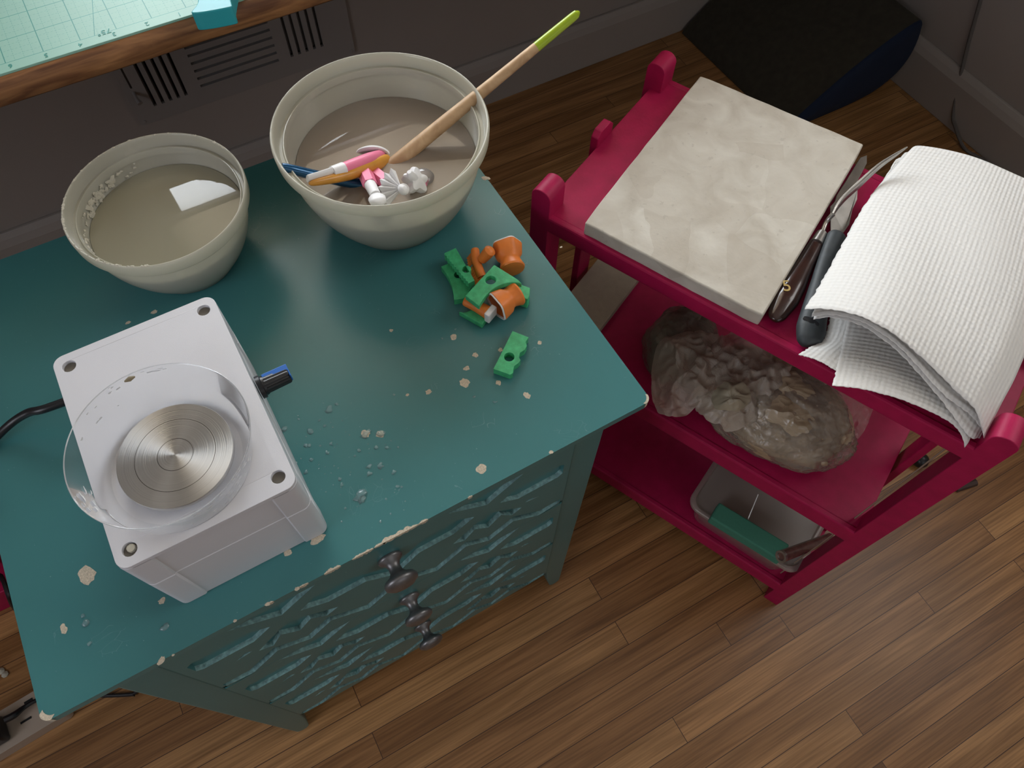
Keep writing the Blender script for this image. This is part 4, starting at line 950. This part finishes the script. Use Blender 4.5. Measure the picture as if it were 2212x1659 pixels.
# rubber grip spatula
sp_ = thing('offset_spatula', 'steel spatula with dark grey rubber grip half under the paper towels', 'spatula', P(1770, 620, ZT))
gz = ZT+.020
gp = [P(1749, 749, gz-.004), P(1748, 738, gz-.002), P(1752, 712, gz), P(1760, 675, gz), P(1775, 612, gz), P(1792, 555, gz), P(1808, 515, gz), P(1812, 505, gz)]
part('grip', tube(gp, [.008, .022, .0265, .024, .0195, .0185, .0195, .009], 20, .7, sm=6, up=(.9, .42, 0)), GREYR, parent=sp_, ang=60, label='dark grey rubber grip')
hp = P(1752, 694, gz+.017)
part('hang_hole', tube([hp+Vector((-.006, .012, 0)), hp, hp+Vector((.006, -.012, 0))], [.003, .009, .003], 12, .4, sm=4, up=(.9, .42, 0)), RUB, parent=sp_)
bb_ = [P(u, v, gz+dz_) for u, v, dz_ in ((1795, 507, .002), (1822, 502, -.004), (1834, 485, -.005), (1841, 452, -.005), (1851, 431, -.004), (1852, 408, -.002), (1811, 427, .004), (1794, 446, .004), (1794, 474, .003))]
sm_ = [tuple(p) for p in bb_]; cb_ = sum(bb_, Vector())/len(bb_)
part('blade', (sm_, [tuple(range(len(sm_)))]), STEEL, parent=sp_, solid=.0015, smooth=False, label='wide clay-stained steel blade')
st2 = thing('steel_scraper', 'greyish steel scraper lying against the right edge of the plaster board', 'scraper', P(1855, 350, ZT))
part('blade', prism([(p.x, p.y) for p in [P(u, v, ZT+.008) for u, v in ((1858, 340), (1873, 335), (1873, 352), (1850, 396), (1819, 424), (1800, 446), (1808, 420), (1828, 390))]], ZT+.001, ZT+.008), STEEL, parent=st2, bevel=.001)

# ------------------------------------------------------------------ paper towels
tg_ = 'paper towels stacked on the trolley'
def towel(label, bot, top_, left, right, fn=None, jag=.0018, org=None):
    g = coons(bot, top_, left, right, 70, 60, fn, jag)
    o = part('paper_towel', (g[0], g[1]), TOWEL, uv=g[2], smooth=True, ang=180, solid=.0009)
    tag(o, label, 'paper towel', tg_); return o
# lowest sheets, nearly flat, spilling over the front rail
c1, c2_, c3_, c4 = P(1797, 833, .020), P(2084, 966, -.050), P(2190, 700, -.005), P(1800, 690, -.010)
towel('lowest paper towel, its pointed corner hanging over the front rail of the trolley',
      [P(1797, 833, .012), P(1870, 842, .016), P(1960, 868, .014), P(2040, 905, .004), P(2074, 935, -.008), P(2084, 966, -.026)],
      [P(1850, 600, -.012), P(1990, 640, -.012), P(2170, 700, -.012)],
      [P(1797, 833, .012), P(1806, 800, .004), P(1825, 720, -.012), P(1850, 600, -.012)],
      [P(2084, 966, -.026), P(2099, 938, -.018), P(2130, 830, -.010), P(2170, 700, -.012)], jag=.001)
towel('paper towel whose narrow corner peeks out below the grey rubber grip',
      [P(1724, 766, -.004), P(1765, 778, .000), P(1805, 800, .002), P(1860, 830, .000)],
      [P(1800, 640, -.018), P(1850, 640, -.018), P(1950, 640, -.018)],
      [P(1724, 766, -.004), P(1750, 750, -.008), P(1778, 735, -.014), P(1790, 700, -.018), P(1800, 640, -.018)],
      [P(1860, 830, .000), P(1890, 760, -.010), P(1950, 640, -.018)], jag=.0012)
def arch(h): return lambda s, t: (0, 0, h*sin(pi*min(1, s*1.02))**1.2*(1-t)**1.6)
towel('middle paper towel with curled front edge below the top sheets',
      [P(1756, 690, .026), P(1800, 686, .044), P(1870, 708, .058), P(1945, 765, .052), P(2030, 860, .026), P(2090, 960-20, -.008), P(2118, 946, -.026)],
      [P(1935, 345, -.014), P(1960, 340, -.014), P(2050, 360, -.010), P(2212, 410, -.010), P(2300, 450, -.010)],
      [P(1756, 690, .026), P(1800, 590, .006), P(1850, 490, -.008), P(1935, 345, -.014)],
      [P(2118, 946, -.026), P(2160, 870, -.010), P(2240, 700, -.005), P(2300, 450, -.010)])
towel('second paper towel from the top, frayed at its near left corner',
      [P(1752, 684, .034), P(1800, 680, .054), P(1872, 700, .068), P(1950, 757, .060), P(2036, 850, .034), P(2100, 900, .010), P(2126, 938, -.012)],
      [P(1955, 330, -.010), P(2000, 325, .0), P(2100, 345, .002), P(2212, 388, .002), P(2310, 430, .002)],
      [P(1752, 684, .034), P(1800, 580, .012), P(1860, 470, -.002), P(1915, 385, -.006), P(1955, 330, -.010)],
      [P(2126, 938, -.012), P(2170, 850, .0), P(2250, 680, .004), P(2310, 430, .002)])
towel('top paper towel with dotted emboss covering the whole stack',
      [P(1737, 668, .042), P(1790, 668, .062), P(1860, 684, .078), P(1925, 718, .078), P(2000, 780, .062), P(2070, 850, .040), P(2108, 888, .026), P(2126, 945, -.004)],
      [P(1968, 322, .004), P(1985, 315, .012), P(2050, 325, .020), P(2120, 345, .022), P(2212, 385, .020), P(2320, 430, .015)],
      [P(1737, 668, .042), P(1780, 600, .024), P(1830, 508, .010), P(1880, 425, .004), P(1930, 365, .002), P(1968, 322, .004)],
      [P(2126, 945, -.004), P(2165, 868, .010), P(2200, 800, .014), P(2260, 650, .014), P(2320, 430, .015)],
      fn=lambda s, t: (0, 0, .004*sin(9*s+3*t)*t*(1-t)*4))

# ------------------------------------------------------------------ board and clay bags on the middle shelf
ZS = -.470
bd_ = thing('canvas_board', 'pale canvas board lying across the left end of the middle shelf', 'canvas', TR(.785, .15, ZS))
part('panel', tb(.728, .843, .0, .375, ZS+.004, ZS+.024), pmat('raw_canvas', (.42, .36, .28), .9, var=.05, scale=120, bump=.2, bscale=900), parent=bd_, smooth=False, bevel=.002)
def lump(c, r, seed, mat_, amp=.10, ridges=.04, nu=64, nv=32, zmin=None, grow=0.):
    V_ = []; F_ = []
    for j in range(nv+1):
        ph = -pi/2+pi*j/nv
        for i in range(nu):
            th = 2*pi*i/nu; n0 = Vector((cos(ph)*cos(th), cos(ph)*sin(th), sin(ph)))
            k = 1+amp*noise.noise(n0*1.7+Vector((seed, 0, 0)))+ridges*noise.ridged_multi_fractal(n0*3.6+Vector((seed*3, seed, 0)), 1, 2, 4, 1, 2)*.5+grow
            x = AU*(n0.x*r[0]*k)+AV*(n0.y*r[1]*k); zz = n0.z*r[2]*k
            p = Vector(c)+x+AZ*zz
            if zmin is not None and p.z < zmin: p.z = zmin
            V_.append(tuple(p))
    for j in range(nv):
        for i in range(nu): F_.append((j*nu+i, j*nu+(i+1) % nu, (j+1)*nu+(i+1) % nu, (j+1)*nu+i))
    return V_, F_
def ruffle(c, d, L_, R0, R1, n_, seed, wav=7, amp=.35, up=Vector((0, 0, 1))):
    d, u, v = basis(d); rings = []; c = Vector(c)
    for i in range(n_+1):
        t = i/n_; r = R0+(R1-R0)*t**1.3; rg = []
        for j in range(72):
            a = 2*pi*j/72; k = 1+amp*t*sin(wav*a+seed+2*t)*.5+amp*.6*t*noise.noise(Vector((cos(a)*2, sin(a)*2, t*2+seed)))
            h = L_*t*(1+.25*t*noise.noise(Vector((cos(a)*3, sin(a)*3, seed+5))))
            rg.append(c+d*h+(u*cos(a)+v*sin(a)*.55)*r*k)
        rings.append(rg)
    return loft(rings, True, False, False)
g1 = thing('clay_bag', 'darker plastic bag of clay at the back of the middle shelf', 'bag of clay', P(1480, 740, ZS), 'bags of clay on the middle shelf')
cc = P(1470, 745, ZS+.06)
part('clay', lump(cc, (.070, .085, .072), 3.1, CLAYD, .12, .08, 96, 48, zmin=ZS+.001), CLAYD, parent=g1, ang=180, label='dark olive clay')
part('film', lump(cc, (.074, .090, .076), 7.7, FILM, .12, .10, 128, 64, zmin=ZS+.0005), FILM, parent=g1, ang=180, label='clear crumpled film')
g2 = thing('clay_bag', 'large knotted plastic bag of brown clay at the front of the middle shelf', 'bag of clay', P(1690, 900, ZS), 'bags of clay on the middle shelf')
cc2 = P(1668, 878, ZS+.07)
part('clay', lump(cc2, (.165, .100, .084), 1.3, CLAY, .16, .10, 128, 64, zmin=ZS+.001), CLAY, parent=g2, ang=180, label='grey brown clay')
part('film', lump(cc2, (.172, .106, .088), 9.2, FILM, .16, .11, 128, 64, zmin=ZS+.0005), FILM, parent=g2, ang=180, label='clear wrinkled film')
def sheet(pts, c, seed, amp=.012, nr=30, sub=18, rad=18):
    """crumpled film patch: closed outline, raised centre, radial folds"""
    o = crom([P(*p) for p in pts], sub, True); c = P(*c); n_ = len(o); V_ = []; F_ = []
    def hgt(p, a, t):
        f = .45*t*noise.noise(Vector((cos(a)*2.5, sin(a)*2.5, seed)))+1.3*noise.noise(p*13+Vector((seed, 0, 0)))+.9*(1-2*abs(noise.noise(p*20+Vector((0, seed, 0)))))+.45*(1-2*abs(noise.noise(p*48+Vector((0, seed, 3)))))-.5
        return p.z+amp*f+.010*sin(pi*t)
    V_.append((c.x, c.y, hgt(c, 0, 0)))
    for r in range(1, nr+1):
        t = r/nr
        for j, q in enumerate(o):
            p = c.lerp(q, t); V_.append((p.x, p.y, hgt(p, 2*pi*j/n_, t)))
    for j in range(n_): F_.append((0, 1+j, 1+(j+1) % n_))
    for r in range(nr-1):
        for j in range(n_): a_, b_ = 1+r*n_+j, 1+r*n_+(j+1) % n_; F_.append((a_, b_, b_+n_, a_+n_))
    return V_, F_
z1 = ZS+.12
part('bag_mouth', sheet([(1408, 800, z1-.03), (1425, 745, z1), (1500, 722, z1+.01), (1560, 745, z1+.02), (1545, 830, z1+.02), (1500, 880, z1), (1440, 905, z1-.03), (1408, 870, z1-.04)], (1490, 800, z1+.03), 1.3, .018), FILMW, parent=g2, ang=180, label='hazy gathered bag mouth')
part('bag_mouth', sheet([(1505, 880, z1), (1520, 770, z1+.03), (1580, 718, z1+.03), (1660, 730, z1+.03), (1700, 790, z1+.02), (1690, 850, z1+.01), (1645, 905, z1), (1570, 930, z1-.01)], (1590, 850, z1+.05), 4.6, .020), FILMW, parent=g2, ang=180, label='hazy gathered bag mouth')
part('bag_mouth', sheet([(1540, 850, z1+.05), (1570, 825, z1+.065), (1610, 830, z1+.07), (1622, 862, z1+.06), (1590, 890, z1+.05), (1550, 880, z1+.05)], (1580, 858, z1+.075), 8.1, .014, 14), pmat('bunched_film', (.36, .31, .22), .4), parent=g2, ang=180)
part('bag_tail', sheet([(1700, 800, z1-.02), (1760, 795, z1-.02), (1830, 800, z1-.04), (1878, 850, z1-.07), (1868, 930, z1-.10), (1800, 985, ZS+.01), (1730, 1005, ZS+.006), (1740, 900, z1-.05)], (1780, 870, z1-.03), 2.2, .014), FILM, parent=g2, ang=180, label='clear loose film')
part('twist', tube([P(1690, 860, z1+.01), P(1740, 838, z1+.025), P(1800, 815, z1+.01)], [.010, .006, .012], 12, .5, sm=6), FILMW, parent=g2, ang=60)

# ------------------------------------------------------------------ tub, foam block and tube on the bottom shelf
ZL = -.925
tbx = thing('storage_tub', 'frosted plastic tub with lid on the bottom shelf of the trolley', 'tub', P(1640, 1130, ZL))
k1, k2, k3 = P(1484, 1085, ZL+.115), P(1725, 1243, ZL+.115), P(1800, 1130, ZL+.115)
ex_ = (k2-k1).normalized(); ey_ = Vector((-ex_.y, ex_.x, 0))
lw = (k2-k1).length; ldp = .24
def TT(x, y, z): return k1+ex_*x+ey_*y+Vector((0, 0, z-(ZL+.115)))
lidr = rrect(0, lw, -.005, ldp, .035, 6)
def ins(pl, k, c=(lw/2, ldp/2)): return [(c[0]+(x-c[0])*k, c[1]+(y-c[1])*k) for x, y in pl]
part('lid', loft([[TT(x, y, z) for x, y in ins(lidr, k)] for z, k in ((ZL+.103, 1), (ZL+.113, 1), (ZL+.115, .985), (ZL+.115, .93), (ZL+.108, .91), (ZL+.108, .3))]), TUB, parent=tbx, ang=40)
part('body', loft([[TT(x, y, z) for x, y in ins(lidr, k)] for z, k in ((ZL+.001, .80), (ZL+.004, .82), (ZL+.09, .90), (ZL+.103, .92))], True, True, False), TUB, parent=tbx, ang=40)
rt = random.Random(4)
for i in range(9):
    x, y = rt.uniform(.07, lw-.07), rt.uniform(.05, .19)
    o = part('craft_piece', lump(TT(x, y, ZL+.045), (rt.uniform(.018, .04), rt.uniform(.015, .03), .022), i*1.7, None, .3, .1, 20, 10, zmin=ZL+.01), (pmat('tan_piece', (.30, .19, .12), .7), pmat('grey_green_piece', (.09, .11, .08), .7), pmat('pale_piece', (.32, .27, .23), .7))[i % 3], loc=None)
    tag(o, 'tan craft piece inside the frosted tub' if i % 3 == 0 else ('grey green craft piece inside the frosted tub' if i % 3 == 1 else 'pale craft piece inside the frosted tub'), 'craft piece', ['tan craft pieces in the tub', 'grey green craft pieces in the tub', 'pale craft pieces in the tub'][i % 3])
f0, f1, f2 = P(1535, 1118, ZL+.155), P(1688, 1212, ZL+.155), P(1577, 1098, ZL+.155)
fx = (f1-f0); fy = (f2-f0); fy = fy-fx.normalized()*fy.dot(fx.normalized())
fb = thing('foam_block', 'green foam block lying on the lid of the frosted tub', 'foam block', f0+fx*.5)
part('block', frame_box(f0, fx, fy, AZ, 0, 1, 0, 1, -.038, 0), FOAM, parent=fb, smooth=False, bevel=.004)
part('pin', tube([f0+fx*.42+fy*1.0+Vector((0, 0, -.01)), f0+fx*.36+fy*2.2+Vector((0, 0, .03))], .0016, 8, sm=1), STEEL, parent=fb, label='steel pin')
tA, tB = P(1688, 1202, ZL+.21), P(1793, 1162, ZL+.13)
tu = thing('dark_tube', 'dark brown glossy tool handle leaning across the tub', 'tool handle', tB)
part('tube', tube([tA, tA.lerp(tB, .5), tB], [.0145, .0138, .0125], 18, sm=3), pmat('brown_lacquer', (.13, .06, .05), .25, var=.3, scale=90, coat=.5), parent=tu)
part('end_cap', lathe(tA, tA-tB, [(.0150, -.004), (.0152, .003), (.010, .003), (.009, -.001), (.001, -.001)], 18), STEEL, parent=tu)

# string and the small round things by the trolley's right end
s0_ = P(2073, 945, -.072); stg = tube([s0_, Vector((s0_.x-.004, s0_.y-.004, -.5)), Vector((s0_.x-.01, s0_.y-.004, -.915))], .0016, 6, sm=4)
tag(part('string', stg, pmat('pale_string', (.34, .24, .17), .6)), 'thin pale string hanging from the top tray at the right end of the trolley', 'string')
bp_ = P(1988, 995, ZF+.02)
tag(part('floor_bead', lathe((bp_.x, bp_.y, ZF), (0, 0, 1), [(.006, 0), (.020, .010), (.024, .022), (.019, .036), (.008, .043), (.001, .044)], 20), RUB, ang=60), 'small dark ball on the floor behind the trolley end', 'ball')
cp = P(2088, 1048, ZF+.01)
tag(part('dark_peg', tube([cp+Vector((-.035, .01, -.005)), cp+Vector((.03, -.005, 0))], .013, 8, sm=1), pmat('brown_peg', (.06, .035, .03), .5)), 'small dark peg on the floor just outside the trolley', 'peg')

# ------------------------------------------------------------------ cushion in the corner, wall cord
cu_ = thing('floor_cushion', 'dark olive floor cushion with navy end in the corner by the walls', 'cushion', (2.4, 1.8, ZF))
prf = [(2.10, -1.045), (2.20, -1.06), (2.50, -1.06), (2.64, -1.01), (2.685, -.92), (2.66, -.80), (2.60, -.755), (2.35, -.86)]
prf3 = crom([Vector((x, z, 0)) for x, z in prf], 5, True)
yc = 1.41
part('body', loft([[(p.x, y, max(ZF+.002, p.y)) for p in prf3] for y in (yc+.012, yc+.02, 2.105)]), FELT, parent=cu_, ang=40)
cm = Vector((2.43, -.93, 0))
part('end_panel', loft([[(cm.x+(p.x-cm.x)*k, y, max(ZF+.003, cm.y+(p.y-cm.y)*k)) for p in prf3] for y, k in ((yc+.012, 1.0), (yc+.003, .985), (yc, .94), (yc-.004, .5), (yc-.005, .05))]), NAVY, parent=cu_, ang=50, label='navy end panel')
wc = thing('hanging_cable', 'thin grey cord hanging down the right wall to the floor', 'cord', (2.66, .95, ZF))
def PX(u, v, x): r = ray(u, v); t = x/r.x; return Vector((x, r.y*t, 1+r.z*t))
part('cord', tube([PX(2150, -120, 2.712), PX(2118, 0, 2.712), PX(2085, 120, 2.710), PX(2060, 240, 2.690), PX(2064, 275, 2.675), P(2085, 322, ZF+.008), P(2130, 350, ZF+.008), P(2200, 420, ZF+.008), P(2300, 460, ZF+.008)], .0065, 8, sm=6), CORDM, parent=wc)

# ------------------------------------------------------------------ left of the dresser: red crate and power strip
cr = thing('magenta_crate', 'magenta wooden crate on the floor left of the dresser', 'crate', (-1.2, 1.3, ZF))
cx0, cx1, cy0, cy1 = -1.45, -.86, 1.025, 1.50
part('front_board', box(cx0, cx1, cy0, cy0+.03, ZF, ZF+.10), PINK, parent=cr, smooth=False, bevel=.003)
part('back_board', box(cx0, cx1, cy1-.03, cy1, ZF, ZF+.25), PINK, parent=cr, smooth=False, bevel=.003)
for x in (cx0, cx1-.03): part('side_board', box(x, x+.03, cy0+.03, cy1-.03, ZF, ZF+.25), PINK, parent=cr, smooth=False, bevel=.003)
part('floor_board', box(cx0+.03, cx1-.03, cy0+.03, cy1-.03, ZF+.02, ZF+.05), PINK, parent=cr, smooth=False)
tag(part('loose_cable', tube([P(-60, 1150, ZF+.12), P(-20, 1215, ZF+.11), P(5, 1250, ZF+.12), P(18, 1285, ZF+.108), P(30, 1310, ZF+.06), P(60, 1330, ZF+.008), (-.80, .95, ZF+.008)], .006, 8, sm=6), RUB), 'black cord trailing over the magenta crate', 'cord')
zs = ZF+.052
e0, e1 = P(-60, 1570, zs), P(80, 1487, zs); ez = (e1-e0).normalized(); en = Vector((-ez.y, ez.x, 0))
ps = thing('power_strip', 'cream multi-socket power strip on the floor under the near left corner of the dresser top', 'power strip', (e0+ez*.1).to_tuple()[:2]+(ZF,))
L0 = (e1-e0).length
def PS(x, y, z): return e0+ez*x+en*y+Vector((0, 0, z-zs))
g = flat_poly(rrect(-.35, L0+.04, -.098, 0, .012), [], .045)
part('body', mapg(g, lambda x, y, z: PS(x, y, ZF+.004+z)), CREAM, parent=ps, bevel=.004, smooth=True)
def on_strip(u, v): p = P(u, v, zs-.003); q = p-e0; return q.dot(ez), q.dot(en)
for (u, v) in ((62, 1515), (-30, 1580)):
    x, y = on_strip(u, v)
    for (du, dv, wx, wy) in ((0, 0, .010, .0035), (-.018, -.040, .013, .0025)):
        c = PS(x+du, y+dv, ZF+.0505); part('socket_slot', frame_box(c, ez, en, AZ, -wx, wx, -wy, wy, -.001, .0006), SLOT, parent=ps, smooth=False)
x, y = on_strip(2, 1578)
pg_ = thing('black_plug', 'black plug pushed into the cream power strip', 'plug', PS(x, y, ZF+.05))
part('body', frame_box(PS(x-.01, y-.002, ZF+.053), ez, en, AZ, -.045, .03, -.035, .03, 0, .05), RUB, parent=pg_, bevel=.008, segs=3, smooth=True)
pc0 = P(10, 1555, ZF+.09)
part('plug_cable', tube([pc0, P(30, 1545, ZF+.085), P(52, 1528, ZF+.07), P(80, 1512, ZF+.06), P(120, 1500, ZF+.03), P(210, 1503, ZF+.008), P(286, 1500, ZF+.008), P(296, 1493, ZF+.008), P(400, 1420, ZF+.008)], [.009, .009, .006, .005, .005, .005, .005, .005, .005], 8, sm=5), RUB, parent=pg_)
for i, (u, v) in enumerate(((4, 1450), (12, 1457))):
    p = P(u, v, ZF); tag(part('plaster_crumb', lathe((p.x, p.y, ZF), (0, 0, 1), [(.008, 0), (.009, .004), (.004, .008), (.001, .009)], 7), CRUST, smooth=False), 'tiny pale plaster crumb on the floor left of the dresser', 'crumb', 'crumbs on the floor')
